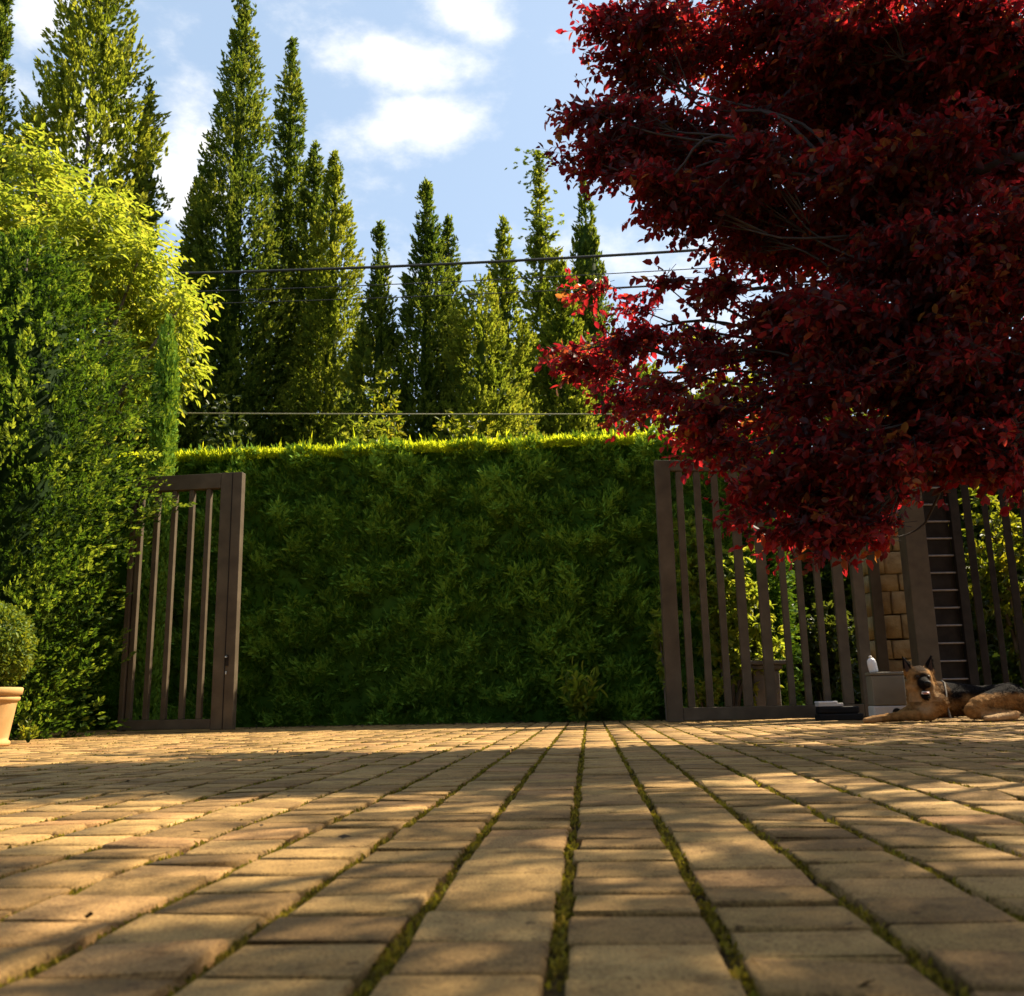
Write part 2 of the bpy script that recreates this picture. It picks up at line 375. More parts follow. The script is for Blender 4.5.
for (px, py, k, r) in ((876, 910, 70, .014), (558, 942, 60, .010), (590, 735, 60, .05), (455, 860, 30, .012)):
    g = gnd(px, py); xs = g.x + rng.normal(scale=r * .5, size=k); ys = g.y + rng.normal(scale=r, size=k)
    moss_line(k, xs, ys, -.008, rng.uniform(.006, .013, k), rng.uniform(.003, .005, k))
mo = ms.build('moss', M['moss']); tag(mo, 'olive moss growing in the joints between the pavers', 'moss', kind='stuff')
# fallen leaf crumbs
lt = Leaves(); k = 420
xs = rng.uniform(-3, 4, k); ys = rng.uniform(.7, 9.5, k)
lt.kite(np.stack([xs, ys, np.full(k, .006)], 1), np.stack([rng.normal(size=k), rng.normal(size=k), rng.normal(scale=.12, size=k)], 1), np.stack([rng.normal(scale=.3, size=k), rng.normal(scale=.3, size=k), np.ones(k)], 1), rng.uniform(.008, .03, k), rng.uniform(.005, .014, k))
k = 900; xs = rng.uniform(-3.6, 2.2, k); ys = 10.2 - np.abs(rng.normal(scale=.22, size=k))
lt.kite(np.stack([xs, ys, np.full(k, .008)], 1), np.stack([rng.normal(size=k), rng.normal(size=k), rng.normal(scale=.3, size=k)], 1), np.stack([rng.normal(scale=.4, size=k), rng.normal(scale=.4, size=k), np.ones(k)], 1), rng.uniform(.015, .05, k), rng.uniform(.008, .02, k))
lo = lt.build('leaf_litter', M['soil']); tag(lo, 'small brown crumbs of fallen leaves on the paving', 'leaf litter', kind='stuff')

# ------------------------------------------------------------------ foliage builders
def clump_noise(P, s, seed=0.):
    return np.array([mnoise.noise((p[0] * s + seed, p[1] * s + 1.3 * seed, p[2] * s - seed)) for p in P])
def core_mesh(name, prof, mat, parent, ns=18, jit=.15):
    V = []; Q = []
    for r, z in prof:
        for k in range(ns):
            a = 2 * math.pi * k / ns; q = r * (1 + rng.normal() * jit); V.append((q * math.cos(a), q * math.sin(a), z))
    for i in range(len(prof) - 1):
        for k in range(ns): Q.append((i * ns + k, i * ns + (k + 1) % ns, (i + 1) * ns + (k + 1) % ns, (i + 1) * ns + k))
    return np.array(V), np.array(Q)
def conifer(name, loc, h, rad, prof, label, cat, mat, dens=6., leaf=.1, blen=.4, up=1.0, jag=.3, per=9, kites=5, wid=.24, group=None, z0=.2, core=.45, lump=.9, rnd_shift=0., trunk_r=.14, inner=.35, spread=.34):
    """crown of feathery branchlets (each a tuft of needle sprays) on a tapering trunk"""
    root = empty(name, loc, label, cat, group=group)
    area = math.pi * rad * h * 1.3; n = int(area * dens)
    t = rng.random(n * 3); keep = rng.random(n * 3) < np.array([max(prof(x), .12) for x in t]); t = t[keep][:n]; n = len(t)
    th = rng.uniform(0, 2 * math.pi, n); seed = rng.uniform(0, 90)
    z = z0 + t * (h - z0); rr = np.array([prof(x) for x in t]) * rad
    U = np.stack([np.cos(th), np.sin(th), np.zeros(n)], 1); b = U * rr[:, None]; b[:, 2] = z
    nz = clump_noise(b, lump, seed) * 1.2 + clump_noise(b, lump * 2.6, seed + 5) * .8
    bl = blen * rng.uniform(.65, 1.35, n) * (.45 + .55 * np.clip(1.15 - t, 0, 1))
    D = unit(U * rng.uniform(.5, 1.1, n)[:, None] + np.array([0, 0, 1.]) * (up * rng.uniform(.6, 1.3, n))[:, None] + rng.normal(scale=.22, size=(n, 3)))
    depthf = np.where(rng.random(n) < inner, rng.uniform(.45, .85, n), rng.uniform(.85, 1.03, n))
    rt = rr * (1 + jag * nz) * depthf                     # radius reached by the tip
    tip = U * rt[:, None]; tip[:, 2] = z
    base = tip - D * bl[:, None]
    rnd = np.clip(.45 + rnd_shift + nz * .3 + rng.normal(scale=.14, size=n), 0, 1)  # clumps standing out get lighter tone, hollows darker: shade put into colour
    lv = Leaves()
    for q in range(per):
        f = (q + .5) / per
        P = base + D * (bl * f)[:, None] + rng.normal(size=(n, 3)) * (bl * .16 * (1.25 - f))[:, None]
        A = rvec(n)
        d = unit(D + A * (spread * 2 * (1.15 - f)))
        lv.fans(P, d, leaf * rng.uniform(.7, 1.3, n), kites, wid, .6, np.clip(rnd + .25 * (f - .5) + rng.normal(scale=.07, size=n), 0, 1))
    k = 16; lt_ = np.linspace(.92, 1.0, k); Pz = np.zeros((k, 3)); Pz[:, 2] = z0 + lt_ * (h - z0) - leaf * .4
    lv.fans(Pz, np.stack([rng.normal(scale=.3, size=k), rng.normal(scale=.3, size=k), np.ones(k)], 1), leaf, kites, wid, .5)
    if core > 0:
        ts = np.linspace(0, .9, 26)
        V, Q = core_mesh('c', [(max(prof(x), .02) * rad * core, z0 + x * (h - z0)) for x in ts], None, None)
        lv.V.append(V); lv.Q.append(Q + lv.n); lv.n += len(V); lv.r.append(np.full(len(V), .1))  # core in a dark leaf tone, painting shade into the crown's gaps
    lv.build('crown', mat, root)
    tb = Tubes(); tb.add([(0, 0, -.05), (.02, 0, h * .3), (0, .02, h * .6), (0, 0, h * .96)], [trunk_r, trunk_r * .75, trunk_r * .45, .015], 8)
    tb.build('trunk', M['bark'], root)
    return root
def ellipsoid_leaves(lv, c, r, n, leaf, wfac, shell=.55, shape='ovate', droop=0., rnd_mu=.5, outward=.7, twiglen=.0, tb=None, lpt=10, bias=(0, 0, 0)):
    """leafy twigs through an ellipsoid, denser towards its outside"""
    nt_ = max(int(n / lpt), 1)
    d = rvec(nt_); q = (shell + (1 - shell) * rng.random(nt_)) ** 1.0
    q = np.where(rng.random(nt_) < .25, rng.random(nt_) ** .5 * shell, q)
    c = np.array(c); r = np.array(r)
    P0 = c + d * r * q[:, None]
    D0 = unit(d * outward + rng.normal(scale=.5, size=(nt_, 3)) + np.array([0, 0, .1 - droop]) + np.array(bias))
    tl = twiglen * rng.uniform(.6, 1.3, nt_)
    if tb is not None:
        for i in range(nt_):
            a = P0[i] - D0[i] * tl[i] * .7; e = P0[i] + D0[i] * tl[i]
            tb.add([a, P0[i] + rng.normal(scale=.012, size=3), e], [.0024, .0018, .0008], 3)
    rt = np.clip(rnd_mu + rng.normal(scale=.2, size=nt_), 0, 1)
    for k in range(lpt):
        f = (k + .5) / lpt
        P = P0 + D0 * (tl * (f * 1.5 - .5))[:, None]
        side = unit(np.cross(D0, rvec(nt_)))
        D = unit(D0 * rng.uniform(.3, .9, nt_)[:, None] + side * .8 + np.array([0, 0, -droop]))
        N = unit(np.array([0, 0, 1.]) * .55 + rvec(nt_) * .75)
        L = leaf * rng.uniform(.65, 1.25, nt_)
        rn = np.clip(rt + rng.normal(scale=.15, size=nt_), 0, 1)
        if shape == 'ovate': lv.ovate(P, D, N, L, L * wfac, rn)
        else: lv.kite(P, D, N, L, L * wfac, rn)

# ------------------------------------------------------------------ hedge
HY = 10.32
hx0, hx1, hh = -6.2, at(775, 500, HY).x, at(400, 443, HY).z
hroot = empty('hedge', ((hx0 + hx1) / 2, HY + .7, 0), 'long tall clipped conifer hedge with sunlit yellow top closing the courtyard', 'hedge')
ox, oy = (hx0 + hx1) / 2, HY + .7
lv = Leaves(); area = (hx1 - hx0) * hh; n = int(area * 1500)
X = rng.uniform(hx0, hx1, n); Z = rng.uniform(.0, hh, n)
Pn = np.stack([X, np.zeros(n), Z], 1)
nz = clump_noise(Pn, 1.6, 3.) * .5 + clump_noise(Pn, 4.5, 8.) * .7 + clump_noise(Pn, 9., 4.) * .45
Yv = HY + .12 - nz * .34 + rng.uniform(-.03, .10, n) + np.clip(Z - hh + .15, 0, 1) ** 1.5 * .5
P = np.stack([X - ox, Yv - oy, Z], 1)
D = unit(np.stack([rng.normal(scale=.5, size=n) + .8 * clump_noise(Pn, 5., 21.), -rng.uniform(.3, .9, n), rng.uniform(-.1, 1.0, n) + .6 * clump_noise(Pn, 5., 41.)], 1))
lv.fans(P, D, rng.uniform(.085, .16, n), 5, .15, .6, np.clip(.50 + nz * .8 + rng.normal(scale=.14, size=n), 0, 1))  # colour follows the relief: shade of the gaps painted as darker sprays
# right end of the hedge
n = 3500; Yv = rng.uniform(HY, HY + 1.4, n); Z = rng.uniform(0, hh, n)
lv.fans(np.stack([np.full(n, hx1 - ox) + rng.normal(scale=.06, size=n), Yv - oy, Z], 1), unit(np.stack([np.ones(n), rng.normal(scale=.5, size=n), rng.normal(scale=.5, size=n)], 1)), .12, 4, .22, .7)
# dense inside: a bumpy box of the same foliage
gx, gz = 110, 34
V = []
for i in range(gz + 1):
    for j in range(gx + 1):
        V.append((hx0 - ox + (hx1 - hx0) * j / gx, HY + .2 - oy + rng.normal() * .03, hh * .985 * i / gz - .02))
Q = [(i * (gx + 1) + j, i * (gx + 1) + j + 1, (i + 1) * (gx + 1) + j + 1, (i + 1) * (gx + 1) + j) for i in range(gz) for j in range(gx)]
b0 = len(V); tpz = hh * .985 - .02
V += [(hx0 - ox, HY + .2 - oy, tpz), (hx1 - ox, HY + .2 - oy, tpz), (hx1 - ox, HY + 1.4 - oy, tpz), (hx0 - ox, HY + 1.4 - oy, tpz), (hx1 - ox, HY + .2 - oy, -.02), (hx1 - ox, HY + 1.4 - oy, -.02), (hx0 - ox, HY + 1.4 - oy, -.02)]
Q += [(b0, b0 + 1, b0 + 2, b0 + 3), (b0 + 1, b0 + 4, b0 + 5, b0 + 2), (b0 + 3, b0 + 2, b0 + 5, b0 + 6)]
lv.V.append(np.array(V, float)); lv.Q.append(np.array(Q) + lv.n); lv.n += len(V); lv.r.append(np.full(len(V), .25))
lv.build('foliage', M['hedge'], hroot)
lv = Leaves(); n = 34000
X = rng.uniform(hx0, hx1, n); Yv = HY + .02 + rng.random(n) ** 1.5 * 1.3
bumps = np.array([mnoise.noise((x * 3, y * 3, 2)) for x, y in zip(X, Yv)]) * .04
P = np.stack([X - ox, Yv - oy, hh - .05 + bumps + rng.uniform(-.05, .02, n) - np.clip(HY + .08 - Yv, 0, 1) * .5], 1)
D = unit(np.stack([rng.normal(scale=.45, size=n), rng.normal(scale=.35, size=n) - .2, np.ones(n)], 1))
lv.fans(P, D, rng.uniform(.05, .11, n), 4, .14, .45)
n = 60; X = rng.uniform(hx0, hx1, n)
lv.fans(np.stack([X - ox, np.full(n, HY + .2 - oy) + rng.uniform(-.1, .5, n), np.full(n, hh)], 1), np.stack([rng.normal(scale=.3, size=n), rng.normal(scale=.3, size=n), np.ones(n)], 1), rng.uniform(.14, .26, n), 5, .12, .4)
lv.build('new_growth_lit', M['hedge_new_lit'], hroot)

def back_hedge(x0, x1, Y, h, label):
    root = empty('hedge', ((x0 + x1) / 2, Y + .5, 0), label, 'hedge'); hw = (x1 - x0) / 2
    lv = Leaves(); n = int((x1 - x0) * h * 420); X = rng.uniform(-hw, hw, n); Z = rng.uniform(0, h, n)
    Pn = np.stack([X, np.zeros(n), Z], 1); nz = clump_noise(Pn, 1.5, 13.) * .6 + clump_noise(Pn, 5., 17.) * .6
    lv.fans(np.stack([X, -.42 - nz * .3 + rng.uniform(-.05, .2, n), Z + nz * .1], 1), unit(np.stack([rng.normal(scale=.6, size=n), -rng.uniform(.3, .9, n), rng.uniform(-.3, .9, n)], 1)), rng.uniform(.14, .24, n), 4, .34, .7)
    gx, gz = int(hw * 12), 20; V = [(-hw + 2 * hw * j / gx, -.3 + rng.normal() * .06, h * i / gz - .02) for i in range(gz + 1) for j in range(gx + 1)]
    Q = [(i * (gx + 1) + j, i * (gx + 1) + j + 1, (i + 1) * (gx + 1) + j + 1, (i + 1) * (gx + 1) + j) for i in range(gz) for j in range(gx)]
    b0 = len(V); V += [(-hw, -.3, h - .02), (hw, -.3, h - .02), (hw, .5, h - .02), (-hw, .5, h - .02)]; Q.append((b0, b0 + 1, b0 + 2, b0 + 3))
    lv.V.append(np.array(V, float)); lv.Q.append(np.array(Q) + lv.n); lv.n += len(V); lv.r.append(np.full(len(V), .1))
    n = int((x1 - x0) * 500); lv.fans(np.stack([rng.uniform(-hw, hw, n), rng.uniform(-.4, .5, n), np.full(n, h - .05)], 1), np.stack([rng.normal(scale=.5, size=n), rng.normal(scale=.5, size=n), np.ones(n)], 1), .2, 4, .3, .6)
    lv.build('foliage', M['dark_shrub'], root)
    return root
back_hedge(hx1 + .15, 9.5, 12.4, 3.3, 'dark shaggy hedge far behind the right gate and the bar fence')
o = back_hedge(-8, 8, -4.5, 2.4, 'added hedge behind the viewer, out of view, blocking sky light'); o.rotation_euler.z = math.pi  # unseen hedge added to hold back sky light on the courtyard

# ------------------------------------------------------------------ tall conifers behind the hedge
def spire(tip, base_hw, Y, label, mat='cyp', power=.85, **kw):
    tp = at(tip[0], tip[1], Y); b = Vector((tp.x, Y, 0))
    rad = 1.5 * base_hw * ((at(tip[0], 400, Y) - CAM).dot(cf)) / F
    f = lambda t, p=power: min(1.0, ((1 - t) * 1.25) ** p) * (1 if t > .03 else .8) if t < 1 else 0
    kw.setdefault('dens', 38.); kw.setdefault('leaf', .15); kw.setdefault('blen', .5); kw.setdefault('wid', .25); kw.setdefault('per', 7); kw.setdefault('kites', 7); kw.setdefault('lump', .8); kw.setdefault('core', .16)
    power *= .8
    return conifer('cypress_tree' if kw.pop('nm', None) is None else 'conifer_tree', b, tp.z, rad, f, label, 'tree', M[mat], group='tall conifers behind the hedge', **kw)
spire((10, -70), 34, 17, 'dark cypress cut off by the left edge of the photo')
spire((104, -60), 80, 19, 'broad loose conifer with open upswept branches, its top cut off by the frame', 'cyp_y', .62, leaf=.2, blen=1.3, per=15, dens=10, jag=.5, core=.0, lump=1.0, nm=1, rnd_shift=.1, spread=.2, up=1.3)
spire((150, 78), 26, 20, 'slim pointed cypress on the right flank of the broad loose conifer')
spire((245, -4), 52, 21, 'tallest dark cypress spire, its tip touching the top of the frame', 'cyp', .72, blen=.75, per=10, dens=24, jag=.34)
spire((203, 166), 28, 21.5, 'short blunt dark cypress leaning on the left side of the tallest spire', 'cyp', .5, blen=.6, jag=.4)
spire((293, 39), 28, 22.5, 'very thin tall spire just right of the tallest cypress', 'cyp', .6)
spire((315, 143), 32, 22, 'slender spire right of the very thin tall one, left one of a close pair', 'cyp', .66)
spire((335, 153), 40, 21, 'slender spire with sunlit right side, right one of a close pair', 'cyp_y', .7)
spire((380, 224), 40, 20, 'lower spire standing alone left of the gap of sky', 'cyp', .9)
spire((427, 182), 38, 20, 'dense spire just right of the gap of sky, tallest of the middle group', 'cyp', .66)
spire((448, 216), 30, 21, 'spire half hidden behind the dense one right of the sky gap', 'cyp', .7)
spire((481, 276), 36, 19, 'rounded yellowish conifer with a blunt top between two spires', 'cyp_y', .42, jag=.35)
spire((503, 220), 32, 20, 'narrow spire with a small pointed tip right of the blunt yellowish conifer', 'cyp_y', .62)
spire((538, 152), 40, 23, 'airy spruce-like conifer with spreading tiers against the sky', 'cyp_y', .95, leaf=.19, blen=1.1, per=13, dens=10, jag=.3, core=.0, lump=1.3, up=.6, nm=1, spread=.18)
spire((560, 258), 28, 21, 'small rounded conifer in front of the airy spruce-like one', 'cyp_y', .45)
spire((584, 180), 36, 22, 'smooth dark green cypress spire partly behind red leaves', 'cyp', .8, jag=.1, core=.6, up=2.2, dens=26, leaf=.16, blen=.35)
for (x, y, hw, Y, lab, mt) in ((640, 330, 42, 24, 'green conifer glimpsed in the gap under the red crown', 'cyp_y'),
                               (780, 300, 60, 26, 'tall conifer behind the middle of the red crown', 'cyp'),
                               (920, 250, 60, 26, 'tall conifer behind the right part of the red crown', 'cyp')):
    spire((x, y), hw, Y, lab, mt, .6, dens=5, leaf=.24)
for (x, y, hw, Y, lab, mt) in ((235, 300, 70, 25, 'low broad conifer filling in behind the foot of the tallest spire', 'cyp'),
                               (360, 325, 46, 25, 'low broad conifer behind the close pair of spires', 'cyp'),
                               (462, 305, 44, 25.5, 'low broad conifer behind the middle group of spires', 'cyp'),
                               (522, 325, 44, 25, 'low broad conifer behind the airy spruce-like one', 'cyp_y'),
                               (570, 330, 44, 25, 'low broad conifer behind the smooth spire at the edge of the red leaves', 'cyp')):
    spire((x, y), hw, Y, lab, mt, .55, dens=10, leaf=.22)

# shrubs and small trees over the hedge top
def bush(name, loc, rads, nleaf, leaf, wfac, mat, label, cat='shrub', blobs=7, stems=5, shape='ovate', shell=.5, droop=.1, group=None, z0=.0, spread=.55):
    root = empty(name, loc, label, cat, group=group)
    lv = Leaves(); tb = Tubes(); rx, ry, rz = rads
    cs = []
    for b in range(blobs):
        a = 2 * math.pi * b / blobs + rng.uniform(-.4, .4); q = spread * rng.uniform(.3, 1.1)
        c = (rx * q * math.cos(a), ry * q * math.sin(a), z0 + rz * rng.uniform(.55, 1.5)); cs.append(c)
        s = rng.uniform(.38, .62)
        ellipsoid_leaves(lv, c, (rx * s, ry * s, rz * s), nleaf // blobs, leaf, wfac, shell, shape, droop)
    for c in cs[:max(stems, 1)]:
        tb.add([(c[0] * .1, c[1] * .1, -.03), (c[0] * .4, c[1] * .4, c[2] * .5), c], [.012 * max(rz, .4) * 2, .009 * max(rz, .4) * 2, .004], 5)
    lv.build('foliage', mat, root); tb.build('stem', M['bark'], root)
    return root
def bush_at(name, px, ptop, Y, wpx, mat, label, leaf, n, wf=.5, **kw):
    tp = at(px, ptop, Y); sc = (tp - CAM).dot(cf) / F
    rz = tp.z / 2.05; return bush(name, (tp.x, Y, 0), (wpx * sc, wpx * sc * .8, rz), n, leaf, wf, M[mat], label, **kw)
bush_at('leafy_shrub', 390, 325, 15.5, 36, 'shrub', 'tall yellow-green shrub rising over the hedge in the gap of sky', .10, 14000, .35, shell=.3)
bush_at('leafy_shrub', 355, 372, 14.8, 60, 'cyp_y', 'olive rounded shrub above the hedge below the close pair of spires', .11, 15000, .3)
bush_at('leafy_shrub', 455, 392, 14, 48, 'shrub', 'bright feathery shrub poking over the middle of the hedge', .10, 13000, .3)
bush_at('leafy_shrub', 530, 385, 14.6, 45, 'shrub', 'pale leafy shrub over the hedge beneath the airy conifer', .10, 13000, .35)
bush_at('leafy_shrub', 610, 378, 14, 50, 'shrub', 'yellowish shrub over the right end of the hedge beside red leaves', .10, 12000, .4)
bush_at('leafy_shrub', 225, 390, 14.5, 60, 'dark_shrub', 'dark shrub above the hedge beside the yellow-green tree', .11, 12000, .4)
bush_at('leafy_shrub', 283, 412, 11.4, 20, 'shrub', 'small bright round sprout standing up above the left part of hedge', .09, 900, .4, blobs=5)
bush_at('leafy_tree', 715, 255, 13.5, 75, 'shrub', 'yellow-green leafy tree glimpsed through gaps in the red crown', .13, 9000, .45, cat='tree', shell=.3)
bush_at('leafy_tree', 860, 250, 14.5, 90, 'shrub', 'light green tree behind the heart of the red crown', .13, 9000, .45, cat='tree', shell=.3)

# ------------------------------------------------------------------ yellow-green tree at the left
def elder():
    Y = 10.8; f0 = foot(70, 400, Y)
    root = empty('leafy_tree', f0, 'bright yellow-green tree with drooping compound leaves above the dark juniper', 'tree')
    lv = Leaves(); tb = Tubes()
    tb.add([(0, 0, -.05), (.05, 0, 1.5), (0, .03, 3.2)], [.13, .11, .08], 8)
    blobs = [(20, 250, .9, .62), (70, 260, .9, .8), (120, 280, .8, .6), (150, 320, .6, .5), (165, 330, .46, .42), (45, 190, .5, .5), (20, 330, .6, .6), (100, 220, .5, .5), (176, 372, .32, .36), (-30, 230, .9, .8), (-20, 330, .8, .8), (140, 255, .35, .3), (140, 380, .5, .5), (30, 150, .3, .28), (182, 305, .28, .3)]
    for (px, py, r, rz) in blobs:
        c = at(px, py, Y + rng.uniform(-.5, .5)) - f0
        tb.add([(0, .03, 2.6), (c.x * .5, c.y * .5, 2.6 + (c.z - 2.6) * .6), tuple(c)], [.05, .03, .01], 5)
        # compound leaves: rachis with leaflets
        nr = int(300 * r * rz / .36); d = rvec(nr)
        P0 = np.array(c) + d * np.array([r, r, rz]) * (.25 + .75 * rng.random(nr) + .35 * rng.random(nr) ** 6)[:, None] * (1 + .45 * clump_noise(d * r, 2.4, r * 17 + px))[:, None]
        D0 = unit(d * .6 + rng.normal(scale=.45, size=(nr, 3)) + np.array([.1, 0, -.35]))
        rt = np.clip(rng.normal(.5, .22, nr), 0, 1); ln = rng.uniform(.14, .24, nr)
        for k in range(5):
            f = (0.25, .25, .6, .6, 1.0)[k]; sg = (1, -1, 1, -1, 0)[k]
            S = unit(np.cross(D0, np.array([0, 0, 1.]) + rng.normal(scale=.3, size=(nr, 3))))
            D = D0 * .6 + S * sg * .9 + np.array([0, 0, -.25])
            L = rng.uniform(.075, .125, nr)
            lv.ovate(P0 + D0 * (ln * f)[:, None], D, unit(np.array([0, 0, 1.]) + rvec(nr) * .5), L, L * .42, np.clip(rt + rng.normal(scale=.1, size=nr), 0, 1))
    lv.build('crown', M['elder'], root); tb.build('trunk', M['bark'], root)
elder()

# ------------------------------------------------------------------ big juniper at the left and slim cypress beside it
def juniper_prof(t): return (.86 + .36 * min(t / .6, 1)) if t < .7 else max(0., 1.22 * (1 - (t - .7) / .3) ** .6)
tp = at(60, 232, 8.0)
conifer('juniper_tree', CONI, tp.z, .98, juniper_prof, 'massive dense juniper column at the left with sunlit tufts on its right side', 'tree', M['jun'],
        dens=118, leaf=.08, blen=.40, up=.5, jag=.46, per=11, kites=5, wid=.24, core=.34, inner=.5, rnd_shift=-.05, lump=2.5, z0=.02, trunk_r=.1, spread=.42)
fc = foot(164, 400, 9.9); tpz = at(164, 318, 9.9).z
conifer('cypress_tree', fc, tpz, .15, lambda t: .85 if t < .8 else .85 * (1 - (t - .8) / .2) ** .6 + .05, 'slim smooth cypress column squeezed behind the juniper and the left gate', 'tree', M['hedge'],
        dens=420, leaf=.09, blen=.22, up=3.0, jag=.12, per=6, kites=4, wid=.24, core=.5, lump=2, z0=.02, trunk_r=.03, rnd_shift=.35)
fc = foot(-60, 400, 9.3)
conifer('juniper_tree', fc, 5.0, 1.3, juniper_prof, 'dark dense conifer at the left edge behind the massive juniper', 'tree', M['jun'], dens=38, leaf=.13, blen=.4, up=.7, jag=.25, per=8, wid=.3, core=.6, lump=1.5, z0=.02)

# ------------------------------------------------------------------ topiary in terracotta pot, small plant by it
pc = gnd(-25, 747)
pot = empty('terracotta_pot', (pc.x, pc.y, 0), 'terracotta pot with a rolled rim at the left edge of the photo', 'pot')
pz = at(-25, 688, pc.y).z
lathe('body', [(.0, .0), (.205, .0), (.212, .015), (.212, .03), (.196, .042), (.200, .06), (.232, pz * .72), (.236, pz * .76), (.250, pz * .78), (.252, pz * .83), (.240, pz * .845), (.242, pz * .86), (.262, pz * .88), (.266, pz * .98), (.258, pz), (.238, pz), (.230, pz * .9), (.22, pz * .85)], M['terra'], pot)
lathe('soil', [(.225, pz * .9), (.12, pz * .92), (.0, pz * .93)], M['soil'], pot, 24)
tb_ = empty('topiary_bush', (pc.x, pc.y, pz * .92), 'clipped boxwood ball growing in the terracotta pot', 'topiary')
lv = Leaves(); rb = (at(-25, 598, pc.y).z - at(-25, 690, pc.y).z) / 2 * 1.0; cz = rb * .98
n = 6500; d = rvec(n); P = d * (rb * rng.uniform(.8, 1.0, n) * (1 + .05 * clump_noise(d, 3., 2.)))[:, None] + np.array([0, 0, cz])
lv.ovate(P, unit(d * .7 + rng.normal(scale=.6, size=(n, 3))), unit(d + rvec(n) * .7), rng.uniform(.026, .042, n), rng.uniform(.015, .023, n))
V, Q = core_mesh('c', [(rb * .8 * math.sin(a), cz - rb * .8 * math.cos(a)) for a in np.linspace(.05, 3.1, 14)], None, None, 20, .04)
lv.V.append(V); lv.Q.append(Q + lv.n); lv.n += len(V); lv.r.append(np.full(len(V), .2))
lv.build('foliage', M['box_leaf'], tb_)
t_ = Tubes(); t_.add([(0, 0, -.02), (0, 0, cz)], [.02, .015], 6); t_.build('stem', M['bark'], tb_)

def rosette(px, py, Y, h, w, n, label, mat, leaf):
    f = foot(px, py, Y); root = empty('small_plant', f, label, 'plant'); lv = Leaves(); tb = Tubes()
    for i in range(n):
        a = rng.uniform(0, 2 * math.pi); q = rng.uniform(.1, 1)
        e = np.array([w * q * math.cos(a), w * q * math.sin(a), h * rng.uniform(.3, 1) * (1.1 - .4 * q)])
        tb.add([(0, 0, -.01), tuple(e * np.array([.4, .4, .6])), tuple(e)], [.004, .003, .0015], 4)
        k = 9; P = np.array([e * f_ for f_ in np.linspace(.45, 1, k)])
        D = unit(np.array(e) + rng.normal(scale=.5 * h, size=(k, 3)) + np.array([0, 0, .05])); L = leaf * rng.uniform(.7, 1.3, k)
        lv.ovate(P, D, unit(np.array([0, 0, 1.]) + rvec(k) * .6), L, L * .38)
    lv.build('foliage', mat, root); tb.build('stem', M['box_leaf'], root)
rosette(28, 743, 7.0, .14, .10, 14, 'low leafy plant growing right beside the terracotta pot', M['shrub'], .05)
rosette(578, 722, 9.7, .62, .24, 34, 'small wild shrub sprouting from the paving in front of the hedge', M['elder'], .10)

# ------------------------------------------------------------------ gates, posts and fences
def metal_gate(p0, p1, h, stile0, stile1, bars, depth, mat, label, rail_t, rail_b, zb, endcap=True):
    d = (p1 - p0); L = d.length; rz = math.atan2(d.y, d.x)
    root = empty('metal_gate', p0, label, 'gate', rz)
    t = depth / 2
    box('stile', 0, stile0, -t, t, zb, h, mat, root, .006)
    box('stile', L - stile1, L, -t, t, zb, h, mat, root, .006)
    box('top_rail', stile0 + .002, L - stile1 - .002, -t * .96, t * .96, h - rail_t, h, mat, root, .005)
    box('bottom_rail', stile0 + .002, L - stile1 - .002, -t * .96, t * .96, zb + .01, zb + .01 + rail_b, mat, root, .005)
    for (u, w) in bars:
        box('bar', u * L - w / 2, u * L + w / 2, -t * .6, t * .6, zb + .012 + rail_b, h - rail_t - .002, mat, root, .004)
    return root, L
# right leaf
g0 = foot(666.5, 700, 8.95); g1 = foot(874, 700, 9.30)
gl = (g1 - g0).length
ub = [(691, .062), (709.5, .062), (728, .062), (748, .085), (771, .095), (792, .058), (808.5, .06), (827, .06), (848, .10)]
hr = at(660, 460.5, 8.95).z
bars = []
for px, w in ub:
    # where the pixel's ground column meets the gate line
    best = min(np.linspace(0, 1, 800), key=lambda u: abs(foot(px, 695, (g0 + (g1 - g0) * u).y).x - (g0 + (g1 - g0) * u).x)); bars.append((float(best), w))
rg, L = metal_gate(g0, g1, hr, .145, .11, bars, .06, M['gate'], 'long open gate leaf of brown vertical bars at the right, partly under red leaves', .105, .115, .012)
# left leaf, swung a little toward the viewer
g0 = foot(120, 715, 8.84); g1 = foot(234.5, 715, 8.78)
bars = [((px - 124.5) / 114.5, .048) for px in (133.5, 150.5, 168.5, 186.5, 204)]
hl = at(238, 473, 8.78).z
lg, L = metal_gate(g0, g1, hl, .05, .215, bars, .085, M['gate'], 'narrow open gate leaf of brown vertical bars at the left beside the juniper', .15, .09, .02)
box('edge_strip', L - .098, L - .092, -.052, -.0445, .03, hl - .01, M['dark_metal'], lg, .001)
bm = bmesh.new(); bm_box(bm, L - .085, L - .06, -.058, -.0455, .60, .70, .003); bm_box(bm, L - .078, L - .066, -.075, -.058, .655, .668, .002); from_bm('lock_plate', bm, M['dark_metal'], lg)
bm = bmesh.new(); bm_box(bm, L - .082, L - .064, -.085, -.0585, .672, .69, .004); from_bm('handle', bm, M['steel'], lg)
bm = bmesh.new(); bm_box(bm, L - .08, L - .066, -.068, -.0585, .52, .55, .004); from_bm('keyhole', bm, M['steel'], lg)
